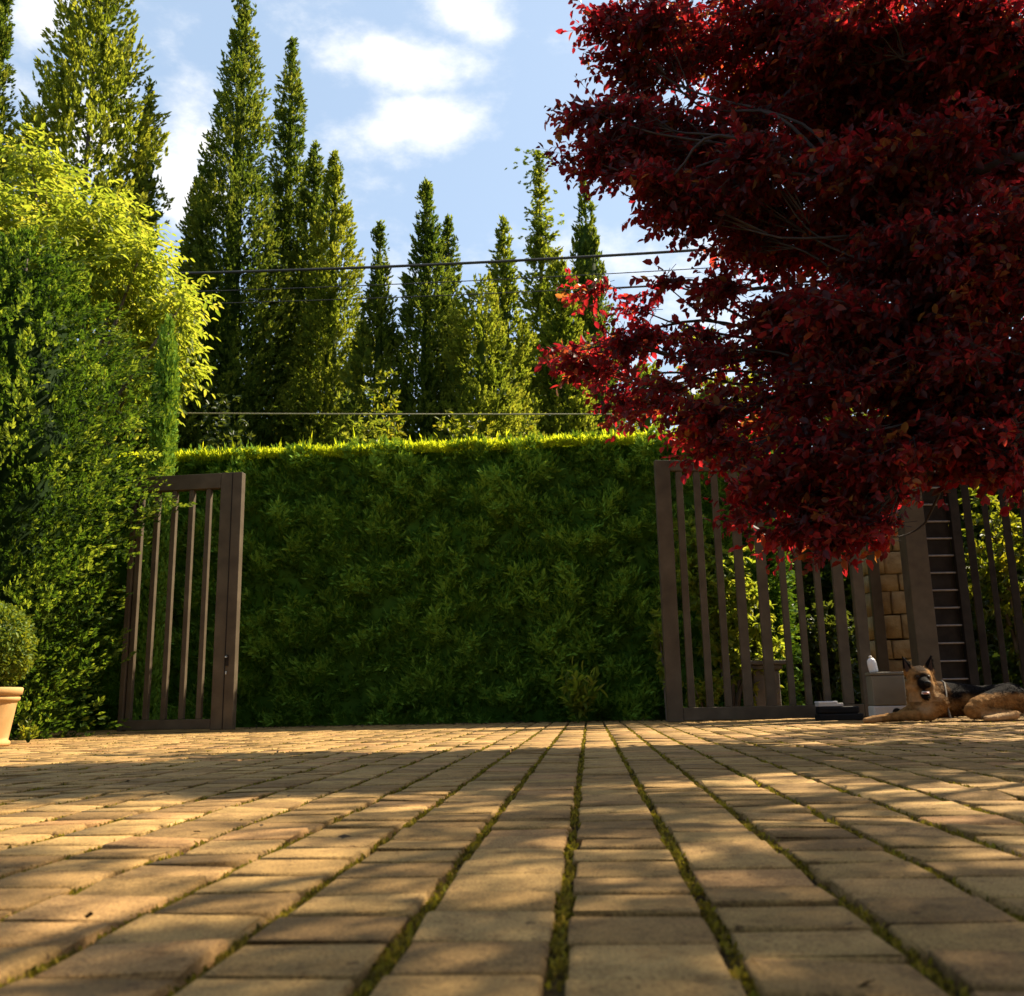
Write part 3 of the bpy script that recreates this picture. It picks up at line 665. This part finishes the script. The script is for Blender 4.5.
# gate post on the right
pp = foot(930, 700, 9.35)
post = empty('gate_post', pp, 'thick brown gate post behind the dog', 'post')
box('shaft', -.10, .10, -.10, .10, -.02, 2.75, M['gate'], post, .008); box('cap', -.12, .12, -.12, .12, 2.752, 2.79, M['gate'], post, .006)
bm = bmesh.new(); bm_box(bm, -.118, -.102, -.06, .06, .3, .42, .003); from_bm('hinge', bm, M['dark_metal'], post)
bm = bmesh.new(); bm_box(bm, -.118, -.102, -.06, .06, 2.0, 2.12, .003); from_bm('hinge', bm, M['dark_metal'], post)
# stone pillar behind the gate
sp = foot(897, 700, 9.9)
V = []; Q = []; A = []; n = 0; zz = -.02; row = 0
pil = empty('stone_pillar', sp, 'sunlit sandstone block pillar seen between the gate bars and the thick post', 'pillar')
while zz < 2.3:
    hh_ = rng.uniform(.17, .26); xs = [-.22, rng.uniform(-.06, .08), .22]
    for a, b in zip(xs[:-1], xs[1:]):
        j = lambda: rng.normal() * .006
        x0, x1, y0, y1, z0_, z1_ = a + .006, b - .006, -.22 + j(), .22, zz + .006, zz + hh_ - .006
        bv = .014
        ring = lambda i, y: [(x0 + i + j(), y, z0_ + i + j()), (x1 - i + j(), y, z0_ + i + j()), (x1 - i + j(), y, z1_ - i + j()), (x0 + i + j(), y, z1_ - i + j())]
        V += ring(0, y1) + ring(0, y0 + bv) + ring(bv, y0)
        for k in range(2):
            for q in range(4): Q.append((n + k * 4 + q, n + k * 4 + (q + 1) % 4, n + k * 4 + 4 + (q + 1) % 4, n + k * 4 + 4 + q))
        Q.append((n + 8, n + 9, n + 10, n + 11)); Q.append((n + 3, n + 2, n + 1, n))
        A += [rng.random()] * 12; n += 12
    zz += hh_
np_mesh('shaft', np.array(V), np.array(Q), M['sandstone'], pil, {'rnd': np.array(A)})
box('cap', -.27, .27, -.27, .27, zz + .002, zz + .08, M['stone_grey'], pil, .012)
# side panel of thin rods between the post and a second post
a = foot(934, 700, 9.40); b = foot(980, 700, 9.45); d = b - a
panel = empty('rod_panel', a, 'dark narrow gate panel with thin horizontal rods beside the thick post', 'fence panel', math.atan2(d.y, d.x)); PL = d.length
box('stile', 0, .035, -.02, .02, 0, 2.65, M['dark_metal'], panel); box('stile', PL - .09, PL, -.035, .035, 0, 2.65, M['dark_metal'], panel)
for i in range(15):
    tb = Tubes(); tb.add([(.036, 0, .18 + i * .168), (PL - .091, 0, .18 + i * .168)], [.010, .010], 6); tb.build('rod', M['rod'], panel)
box('back_plate', .036, PL - .092, .03, .036, .02, 2.62, M['dark_metal'], panel, .001)
# bar fence to the right edge
sp2 = foot(886.5, 700, 9.62)
post2 = empty('fence_post', sp2, 'slim brown post in front of the sandstone pillar', 'post')
box('shaft', -.05, .05, -.03, .03, -.02, 2.5, M['gate'], post2, .005); box('cap', -.055, .055, -.035, .035, 2.502, 2.52, M['gate'], post2, .003)
a = foot(984, 700, 9.45); b = foot(1250, 700, 9.2); d = b - a
fence = empty('bar_fence', a, 'dark vertical bar fence running off the right edge behind the dog', 'fence', math.atan2(d.y, d.x)); FL = d.length
box('top_rail', 0, FL, -.025, .025, 2.45, 2.51, M['dark_metal'], fence); box('bottom_rail', 0, FL, -.025, .025, .08, .14, M['dark_metal'], fence)
nb = int(FL / .17)
for i in range(nb):
    w = .03 if i % 2 else .04
    box('bar', i * .17 + .02, i * .17 + .02 + w * 1.6, -.017, .017, .142, 2.448, M['dark_metal'], fence, .003)
for i in (0, nb // 2, nb - 1):
    box('foot', i * .17 + .02, i * .17 + .08, -.03, .03, -.02, .078, M['dark_metal'], fence, .003)

# things at the foot of the gate
bx = foot(887, 700, 8.45)
crate = empty('plastic_box', (bx.x, bx.y, 0), 'grey upright plastic box with a pale base band standing left of the dog', 'box', -.05)
box('body', -.135, .135, -.1, .1, .13, .38, M['crate'], crate, .012); box('lid', -.14, .14, -.105, .105, .382, .408, M['crate'], crate, .008)
box('base', -.138, .138, -.103, .103, 0, .128, M['pale'], crate, .01)
bm = bmesh.new(); bmesh.ops.create_cone(bm, cap_ends=True, segments=20, radius1=.035, radius2=.033, depth=.012, matrix=Matrix.Translation((.045, -.109, .075)) @ Matrix.Rotation(R(90), 4, 'X')); from_bm('port', bm, M['black'], crate)
bo = empty('plastic_bottle', (bx.x - .085, bx.y, .410), 'white rounded bottle leaning on top of the grey plastic box', 'bottle'); bo.rotation_euler = (0, R(-9), 0)
lathe('body', [(0, 0), (.034, 0), (.037, .01), (.038, .07), (.034, .1), (.02, .118), (.012, .12)], M['white'], bo, 20)
lathe('cap', [(.014, .1205), (.0145, .135), (.010, .139), (0, .14)], M['pale'], bo, 14)
sl_ = gnd(815, 719)
slab = empty('flat_carton', (sl_.x, 9.0, 0), 'pale flat carton lying on a dark block at the foot of the right gate', 'carton', .06)
slab.location.z = .125
box('tray', -.11, .11, -.06, .06, 0, .028, M['pale'], slab, .004); box('lid', -.112, .06, -.062, .062, .0285, .045, M['white'], slab, .004)
blk = empty('dark_block', (sl_.x + .08, 9.0, 0), 'low dark block on the paving under the pale carton', 'block', .06)
bm = bmesh.new(); bm_box(bm, -.2, .2, -.075, .075, 0, .06, .012); bm_box(bm, -.19, .17, -.07, .07, .061, .123, .015); from_bm('body', bm, M['black'], blk)
pdm = foot(766, 700, 10.0); hp = at(766, 661, 10.0).z
ped = empty('stone_pedestal', pdm, 'grey stone pedestal with a flat cap behind the right gate', 'pedestal')
box('shaft', -.13, .13, -.13, .13, -.02, hp - .09, M['stone_grey'], ped, .02); box('neck', -.16, .16, -.16, .16, hp - .088, hp - .042, M['stone_grey'], ped, .012); box('cap', -.2, .2, -.2, .2, hp - .04, hp, M['stone_grey'], ped, .008)

# shrubs behind the right gate and fence
bush_at('leafy_shrub', 718, 500, 10.0, 50, 'elder', 'sunlit yellow-green shrub behind the left bars of the right gate', .085, 6500, .42, blobs=9, shell=.3)
bush_at('leafy_shrub', 660, 565, 9.7, 16, 'elder', 'bright leafy shoot sticking out left of the right gate', .085, 420, .35, blobs=4)
bush_at('leafy_shrub', 703, 665, 9.7, 26, 'elder', 'low yellowish bush at the foot of the right gate behind its bars', .05, 1100, .5, blobs=6)
bush_at('leafy_shrub', 815, 590, 10.9, 55, 'dark_shrub', 'dark leafy shrub behind the middle of the right gate', .09, 4200, .5, blobs=9)
bush_at('leafy_shrub', 1000, 440, 11.2, 70, 'shrub', 'sun-flecked shrub behind the dark bar fence', .09, 5200, .45, blobs=9, shell=.3)
bush_at('leafy_shrub', 930, 520, 11.6, 60, 'dark_shrub', 'dark tall shrub behind the rod panel', .10, 5200, .5, blobs=9)
bush_at('leafy_shrub', 1100, 430, 11.0, 80, 'dark_shrub', 'dark tall shrub behind the fence beyond the right edge', .10, 5000, .5, blobs=9)

# ------------------------------------------------------------------ overhead cables
def cable(name, pts, r, mat, label, sag=0.):
    tb = Tubes(); P = []
    a, b = pts; a = np.array(a); b = np.array(b)
    for t in np.linspace(0, 1, 40):
        p = a + (b - a) * t; p[2] -= sag * 4 * t * (1 - t); P.append(p)
    tb.add(P, [r] * len(P), 6); o = tb.build(name, mat); tag(o, label, 'cable'); return o
cable('cable', (at(-120, 277, 14.0), at(1100, 218, 14.0)), .022, M['cable'], 'thick dark overhead cable crossing in front of the conifers', .25)
cable('cable', (at(-120, 298, 15.0), at(1100, 240, 15.0)), .008, M['cable'], 'upper thin overhead wire just under the thick cable', .2)
cable('cable', (at(-120, 309, 15.0), at(1100, 256, 15.0)), .008, M['cable'], 'lower thin overhead wire of the pair under the thick cable', .2)
cable('cable', (at(60, 412.5, 12.2), at(900, 413, 12.2)), .010, M['wire'], 'pale taut wire strung just above the hedge top', .02)

# ------------------------------------------------------------------ red-leaved plum tree
TR = Vector((3.75, 5.1, 0))
def plum():
    root = empty('plum_tree', TR, 'large dark red plum tree spreading its crown over the right half', 'tree')
    lv = Leaves(); tb = Tubes(); tw = Tubes()
    E = [(650, 50, 5.8, .36), (612, 25, 5.7, .18), (614, 118, 5.5, .24), (588, 110, 5.45, .11), (582, 158, 5.45, .10), (605, 165, 5.5, .17), (655, 135, 5.7, .36), (725, 20, 6.0, .6), (715, 130, 5.9, .5), (655, 195, 5.5, .26), (705, 212, 5.6, .28), (745, 195, 5.6, .24), (740, 235, 5.7, .16),
         (800, 100, 6.1, .7), (890, 50, 6.2, .8), (980, 130, 6.0, .8), (850, 220, 5.9, .6), (775, 228, 6.0, .36), (950, 280, 5.8, .7), (900, 200, 5.4, .6), (1000, 250, 5.2, .6), (1010, 40, 5.6, .7), (960, 25, 5.2, .35), (880, 35, 5.3, .32), (820, 30, 5.4, .25), (765, 165, 5.4, .26),
         (665, 285, 5.9, .12), (720, 295, 5.9, .18), (855, 320, 5.5, .5), (930, 350, 5.5, .55), (765, 325, 5.7, .32), (700, 350, 5.8, .28), (640, 345, 6.0, .24), (592, 370, 6.2, .18), (568, 352, 6.2, .10), (592, 290, 6.8, .14), (640, 310, 6.0, .1), (617, 402, 6.0, .15), (665, 400, 5.8, .2),
         (710, 412, 5.7, .24), (780, 400, 5.6, .36), (870, 410, 5.4, .45), (960, 395, 5.3, .45), (1030, 390, 5.3, .45), (735, 450, 5.6, .16), (800, 445, 5.3, .3), (860, 465, 5.3, .3), (930, 430, 5.4, .27), (1000, 425, 5.3, .27), (1010, 475, 5.3, .08), (940, 480, 5.3, .07), (955, 450, 5.1, .22), (1005, 450, 5.1, .24), (905, 465, 5.1, .16), (840, 535, 5.3, .15), (790, 530, 5.4, .12), (865, 515, 5.2, .16),
         (775, 495, 5.5, .18), (825, 505, 5.5, .22), (875, 495, 5.5, .2), (755, 515, 5.5, .11), (800, 535, 5.5, .10), (703, 450, 5.6, .09), (850, 530, 5.5, .11), (880, 540, 5.5, .07),
         # beyond the frame: the rest of the crown
         (730, -60, 5.8, .5), (850, -70, 5.9, .6), (980, -70, 6.0, .7), (1100, 60, 6.0, .9), (1150, 250, 5.7, .9), (1120, 380, 5.4, .7)]
    ells = []
    for (px, py, Y, r) in E:
        c = at(px, py, Y); ells.append((c, r))
    NVIS = len(E) - 6
    for (x, y, z, r) in ((5.4, 7.3, 3.9, 1.0), (5.9, 8.3, 3.2, .9), (5.0, 8.2, 4.4, .9), (6.2, 7.0, 2.6, .8), (5.6, 9.0, 4.3, .9), (1.2, .4, 4.6, 1.2), (2.8, .6, 4.2, 1.2), (-.6, -.6, 4.8, 1.1), (.6, -1.6, 4.6, 1.2), (2.3, 3.9, 4.9, .85), (3.2, 3.2, 4.5, .9), (4.2, 3.6, 4.2, 1.0), (1.6, 4.7, 5.7, .8), (4.4, 5.0, 5.2, .9), (5.2, 4.4, 4.2, .9), (4.9, 5.9, 4.6, .9), (3.3, 2.4, 4.0, .7), (1.4, 3.6, 4.6, .55), (2.6, 2.9, 3.7, .5), (4.2, 2.3, 3.6, .8)):  # unseen extra clumps, added to shade gate and paving and block sky
        ells.append((Vector((x, y, z)), r))
    tb.add([(0, 0, -.08), (.02, .01, .4), (-.02, .02, 1.0), (0, 0, 1.55), (-.05, .03, 2.0), (-.1, .05, 2.6)], [.19, .15, .135, .13, .10, .07], 12)
    cs = np.array([np.array(c - TR) for c, r in ells])
    # main limbs reach the middles of neighbouring clumps, smaller boughs go on to each clump
    km = cs[np.linspace(0, len(cs) - 1, 11).astype(int)].copy()
    for _ in range(12):
        lab = np.argmin(((cs[:, None] - km[None]) ** 2).sum(2), 1)
        for q in range(len(km)):
            if (lab == q).any(): km[q] = cs[lab == q].mean(0)
    nodes = []
    for q in range(len(km)):
        f = np.array([-.03, .02, rng.uniform(1.9, 2.9)]); e = f + (km[q] - f) * .62 + np.array([0, 0, -.1]); L = np.linalg.norm(e - f)
        wob = rng.normal(scale=.08 * L, size=(2, 3))
        tb.add([f, f + (e - f) * .35 + wob[0] + np.array([0, 0, .12 * L]), f + (e - f) * .7 + wob[1] + np.array([0, 0, .10 * L]), e], [.05, .034, .024, .014], 8, True); nodes.append(e)
    def dens_f(i, c):
        if i < len(E): return (.78 if (c.x < 1.35) else 1.0) if i < NVIS else .3
        return .24 if c.y < 5.2 else .22
    for i, (c, r) in enumerate(ells):
        e = np.array(c - TR); f = nodes[lab[i]]; dd = e - f; L = np.linalg.norm(dd); wob = rng.normal(scale=.06 * L, size=(2, 3))
        tb.add([f, f + dd * .35 + wob[0], f + dd * .7 + wob[1], e], [.014, .010, .007, .003], 6, True)
        vis = i < NVIS
        # each bough carries several flat, outward-reaching layers of leafy twigs
        subs = [(e, r)] if r < .15 else [(e + rvec(1)[0] * r * rng.uniform(.35, .75) * np.array([1, 1, .9]), r * rng.uniform(.42, .62)) for _ in range(int(4 + 6 * r))]
        for ce, sr in subs:
            out = ce * np.array([1, 1, 0]); out = out / max(np.linalg.norm(out), .1)
            m_ = (f + dd * .75 + wob[1] * .8 + ce) / 2 + rng.normal(scale=.05 * r, size=3)
            if r >= .15:
                tb.add([f + dd * .75 + wob[1] * .8, m_, ce, ce + out * sr * .8 + np.array([0, 0, -.15 * sr])], [.006, .005, .003, .0012], 4, True)
            n = int((5700 * sr ** 2 + 800 * sr) * dens_f(i, c))
            ellipsoid_leaves(lv, ce, (sr * 1.25, sr * 1.2, sr * .45), n, rng.choice([.05, .056, .064]), .60, .35, 'ovate', .18, .48, .45, .20, tw, 12, tuple(out * .8 + np.array([0, 0, -.12])))
    lv.build('crown', M['red_leaf'], root)
    tb.build('trunk', M['red_bark'], root); tw.build('twigs', M['red_bark'], root)
    print('red leaves', lv.n // 6)
rng = np.random.default_rng(23)
plum()

# ------------------------------------------------------------------ the dog
def dog():
    g = gnd(933, 722.5)
    root = empty('dog', (g.x, g.y + .1, 0), 'black and tan shepherd dog lying on the paving with its mouth open', 'dog', R(-2))
    bm = bmesh.new()
    def cap(p0, p1, r0, r1, sc=(1, 1, 1), k=7):
        p0 = Vector(p0); p1 = Vector(p1)
        for i in range(k):
            t = i / (k - 1); c = p0.lerp(p1, t); r = r0 + (r1 - r0) * t
            mt = Matrix.Translation(c) @ Matrix.Diagonal((*sc, 1))
            bmesh.ops.create_icosphere(bm, subdivisions=2, radius=r, matrix=mt)
    # trunk
    cap((.02, .06, .18), (.22, .12, .175), .155, .145); cap((.22, .12, .175), (.48, .15, .16), .145, .12); cap((.48, .15, .16), (.70, .16, .16), .12, .14)
    # neck and ruff
    cap((.02, .05, .20), (-.03, -.02, .30), .135, .105); cap((-.02, -.03, .12), (-.04, -.05, .25), .11, .105)
    # skull, brow, cheeks
    hc = Vector((-.045, -.04, .335)); HS = 1.28
    hp = lambda q: tuple(hc + (Vector(q) - hc) * HS)
    def hcap(p0, p1, r0, r1, sc=(1, 1, 1), k=7): cap(hp(p0), hp(p1), r0 * HS, r1 * HS, sc, k)
    hcap((-.045, -.04, .345), (-.05, -.085, .34), .080, .066); hcap((-.098, -.055, .30), (-.08, -.1, .295), .046, .04); hcap((-.002, -.055, .30), (-.02, -.1, .295), .046, .04)
    hcap((-.072, -.095, .372), (-.072, -.105, .368), .026, .022, k=3); hcap((-.028, -.095, .372), (-.028, -.105, .368), .026, .022, k=3)
    # muzzle upper and open lower jaw
    hcap((-.053, -.11, .318), (-.058, -.205, .304), .044, .028); hcap((-.053, -.09, .262), (-.058, -.170, .226), .036, .018)
    # ears
    hcap((-.102, -.035, .385), (-.134, -.03, .484), .040, .007, (1, .4, 1), 11); hcap((.010, -.035, .385), (.040, -.03, .484), .038, .007, (1, .4, 1), 10)
    # near foreleg stretched along the ground
    cap((.06, -.07, .15), (-.02, -.11, .065), .085, .058); cap((-.02, -.11, .065), (-.34, -.13, .048), .056, .036); cap((-.34, -.13, .045), (-.46, -.14, .034), .036, .036, (1, 1, .85)); cap((-.46, -.14, .03), (-.52, -.15, .026), .033, .026, (1, 1.2, .9), 4)
    # far foreleg
    cap((-.02, .08, .12), (-.22, .0, .05), .07, .042); cap((-.22, .0, .048), (-.38, -.04, .036), .038, .034)
    # near hind leg: thigh, shank folded forward, hock and foot
    cap((.64, .04, .17), (.36, -.08, .12), .125, .075); cap((.36, -.08, .11), (.30, -.11, .085), .075, .06); cap((.31, -.12, .07), (.62, -.12, .05), .055, .035); cap((.62, -.12, .045), (.44, -.19, .03), .034, .03); cap((.44, -.19, .028), (.37, -.21, .026), .031, .026, (1, 1.15, .9), 4)
    # tail
    cap((.78, .15, .12), (.92, .02, .05), .055, .045); cap((.92, .02, .05), (.80, -.22, .04), .045, .03)
    me = bpy.data.meshes.new('body_base'); bm.to_mesh(me); bm.free()
    tmp = bpy.data.objects.new('tmp', me); COL.objects.link(tmp)
    rm = tmp.modifiers.new('r', 'REMESH'); rm.mode = 'VOXEL'; rm.voxel_size = .0085
    sm = tmp.modifiers.new('s', 'SMOOTH'); sm.factor = .5; sm.iterations = 5
    dg = bpy.context.evaluated_depsgraph_get(); me2 = bpy.data.meshes.new_from_object(tmp.evaluated_get(dg))
    bpy.data.objects.remove(tmp); me2.shade_smooth()
    nv = len(me2.vertices); co = np.empty(nv * 3, np.float32); me2.vertices.foreach_get('co', co); co = co.reshape(-1, 3)
    x, y, z = co.T
    nz = np.array([mnoise.noise((p[0] * 14, p[1] * 14, p[2] * 14)) for p in co]) * .5 + np.array([mnoise.noise((p[0] * 40, p[1] * 40, p[2] * 40)) for p in co]) * .35
    sst = lambda a, b, v: np.clip((v - a) / (b - a), 0, 1) ** 2 * (3 - 2 * np.clip((v - a) / (b - a), 0, 1))
    dark = np.zeros(nv)
    gx_, gy_, gz_ = ((co - np.array(hc)) / HS + np.array(hc)).T       # head coordinates
    head = (gy_ < .02) & (gz_ > .2) & (np.abs(gx_ + .05) < .16)
    saddle = sst(.13, .20, z + .03 * nz) * sst(.13, .19, x + .04 * nz)
    thigh = sst(.05, -.02, y) * sst(.26, .32, x) * (1 - sst(.19, .23, z + .03 * nz))
    dark = np.maximum(dark, saddle * (1 - thigh))
    dark = np.maximum(dark, head * sst(.385, .41, gz_ + .01 * nz) * sst(.035, .05, np.abs(gx_ + .047)))           # ears
    dark = np.maximum(dark, head * sst(-.115, -.15, gy_ + .012 * nz) * (np.abs(gx_ + .055) < .075))               # muzzle mask
    dark = np.maximum(dark, head * sst(.05, .02, np.abs(gx_ + .05)) * sst(.365, .395, gz_ + .008 * nz) * .9)                    # forehead stripe
    dark = np.maximum(dark, head * sst(.022, .010, np.abs(gx_ + .053)) * sst(-.10, -.13, gy_) * .6)                 # bridge of the nose
    for ex in (-.083, -.021): dark = np.maximum(dark, head * sst(.030, .014, np.sqrt((gx_ - ex) ** 2 + (gz_ - .348) ** 2)) * (gy_ < -.06) * .85)
    dark = np.maximum(dark, np.maximum(sst(.03, .11, y + .06 * nz) * sst(.20, .30, z + .03 * nz) * (x < .16) * .9, sst(.05, .12, x + .06 * nz) * sst(.10, .2, z + .04 * nz) * (x < .2) * .7))
    dark = np.maximum(dark, .55 * sst(.08, .36, nz) * (z > .1) * (1 - head))
    pale = sst(.09, .02, np.hypot(x + .05, z - .13)) * .3 + sst(.07, .03, z) * (x < -.4) * .2 + sst(.09, .05, z) * (x > .35) * .35 + head * sst(.05, .03, np.abs(np.abs(gx_ + .05) - .055)) * sst(.31, .29, gz_) * .25
    for nm, arr in (('dark', np.clip(dark, 0, 1)), ('pale', np.clip(pale, 0, 1))):
        a = me2.attributes.new(nm, 'FLOAT', 'POINT'); a.data.foreach_set('value', arr.astype(np.float32))
    mt, nt, out = newmat('shepherd_coat'); p = nt.nodes.new('ShaderNodeBsdfPrincipled'); p.inputs['Roughness'].default_value = .85; p.inputs['Specular IOR Level'].default_value = .06
    tan = ramp(nt, tnoise(nt, 30, 5), [(.3, (.17, .080, .022)), (.7, (.32, .165, .055))])
    def mix(a, b, f):
        mx = nt.nodes.new('ShaderNodeMix'); mx.data_type = 'RGBA'; nt.links.new(f, mx.inputs[0])
        nt.links.new(a, mx.inputs[6])
        if isinstance(b, tuple): mx.inputs[7].default_value = (*b, 1)
        else: nt.links.new(b, mx.inputs[7])
        return mx.outputs[2]
    A1 = nt.nodes.new('ShaderNodeAttribute'); A1.attribute_name = 'pale'; A2 = nt.nodes.new('ShaderNodeAttribute'); A2.attribute_name = 'dark'
    nt.links.new(mix(mix(tan, (.55, .42, .25), A1.outputs['Fac']), (.007, .005, .004), A2.outputs['Fac']), p.inputs['Base Color'])
    bp = nt.nodes.new('ShaderNodeBump'); bp.inputs['Strength'].default_value = .8; bp.inputs['Distance'].default_value = .012
    nt.links.new(tnoise(nt, 70, 5, .7), bp.inputs['Height']); nt.links.new(bp.outputs[0], p.inputs['Normal']); nt.links.new(p.outputs[0], out.inputs[0])
    link('body', me2, mt, root)
    # short fur standing off the coat
    nf = 42000; faces = rng.integers(0, nv, nf); nr = np.empty(nv * 3, np.float32); me2.vertices.foreach_get('normal', nr); nr = nr.reshape(-1, 3)
    okf = ~((co[faces, 1] < -.1) & (co[faces, 2] > .24)); faces = faces[okf]; nf = len(faces)
    P = co[faces]; N = nr[faces]; flow = np.array([.9, .2, -.45])
    D = unit(N * .3 + flow * .9 + rng.normal(scale=.3, size=(nf, 3)))
    L = np.where((P[:, 0] > -.15) & (P[:, 2] > .06), .020, .009) * rng.uniform(.6, 1.3, nf)
    fl = Leaves(); fl.kite(P - N * .003, D, N + rng.normal(scale=.3, size=(nf, 3)), L, .0042)
    ob = np_mesh('fur', np.concatenate(fl.V), np.concatenate(fl.Q), mt, root, {'dark': np.repeat(np.clip(dark, 0, 1)[faces], 4), 'pale': np.repeat(np.clip(pale, 0, 1)[faces], 4)})
    def ball(nm, c, r, mat, sc=(1, 1, 1)):
        b = bmesh.new(); bmesh.ops.create_uvsphere(b, u_segments=16, v_segments=10, radius=r, matrix=Matrix.Translation(c) @ Matrix.Diagonal((*sc, 1))); return from_bm(nm, b, mat, root, True)
    eye = surfmat('dog_eye', [(.3, (.012, .006, .003)), (.7, (.03, .014, .005))], 5, 1, .35, spec=.12)
    ball('eye', hp((-.083, -.134, .348)), .0145, eye); ball('eye', hp((-.021, -.134, .348)), .0145, eye)
    ball('nose', hp((-.058, -.232, .311)), .023, M['black'], (1.15, .8, .85))
    ball('tongue', hp((-.057, -.165, .252)), .036, surfmat('dog_tongue', [(.3, (.42, .2, .17)), (.7, (.5, .26, .22))], 20, 3, .35), (.8, 1.5, .3))
    b = bmesh.new()
    for k in range(7):
        a = (k - 3) / 3; bmesh.ops.create_cone(b, cap_ends=True, segments=6, radius1=.007, radius2=.004, depth=.022, matrix=Matrix.Translation(hp((-.057 + a * .019, -.190 + abs(a) * .018, .254))))
    tmpm = from_bm('teeth', b, M['white'], root)
    for s, bx_ in ((-1, -.110), (1, .018)):
        b = bmesh.new(); vs_ = [b.verts.new(hp(v)) for v in ((bx_ - .018, -.052, .385), (bx_ + .018, -.052, .385), (bx_ + s * .018, -.042, .462))]; b.faces.new(vs_)
        bmesh.ops.solidify(b, geom=b.faces[:], thickness=.003); from_bm('inner_ear', b, surfmat('dog_inner_ear', [(.3, (.07, .04, .025)), (.7, (.12, .07, .045))], 30, 3, .8), root)
    # harness strap across the shoulder
    t2 = Tubes(); t2.add([(.135, -.115, .03), (.125, -.098, .12), (.14, -.06, .22), (.16, .02, .305), (.17, .12, .325)], [.008] * 5, 8); t2.build('strap', M['stone_grey'], root)
dog()
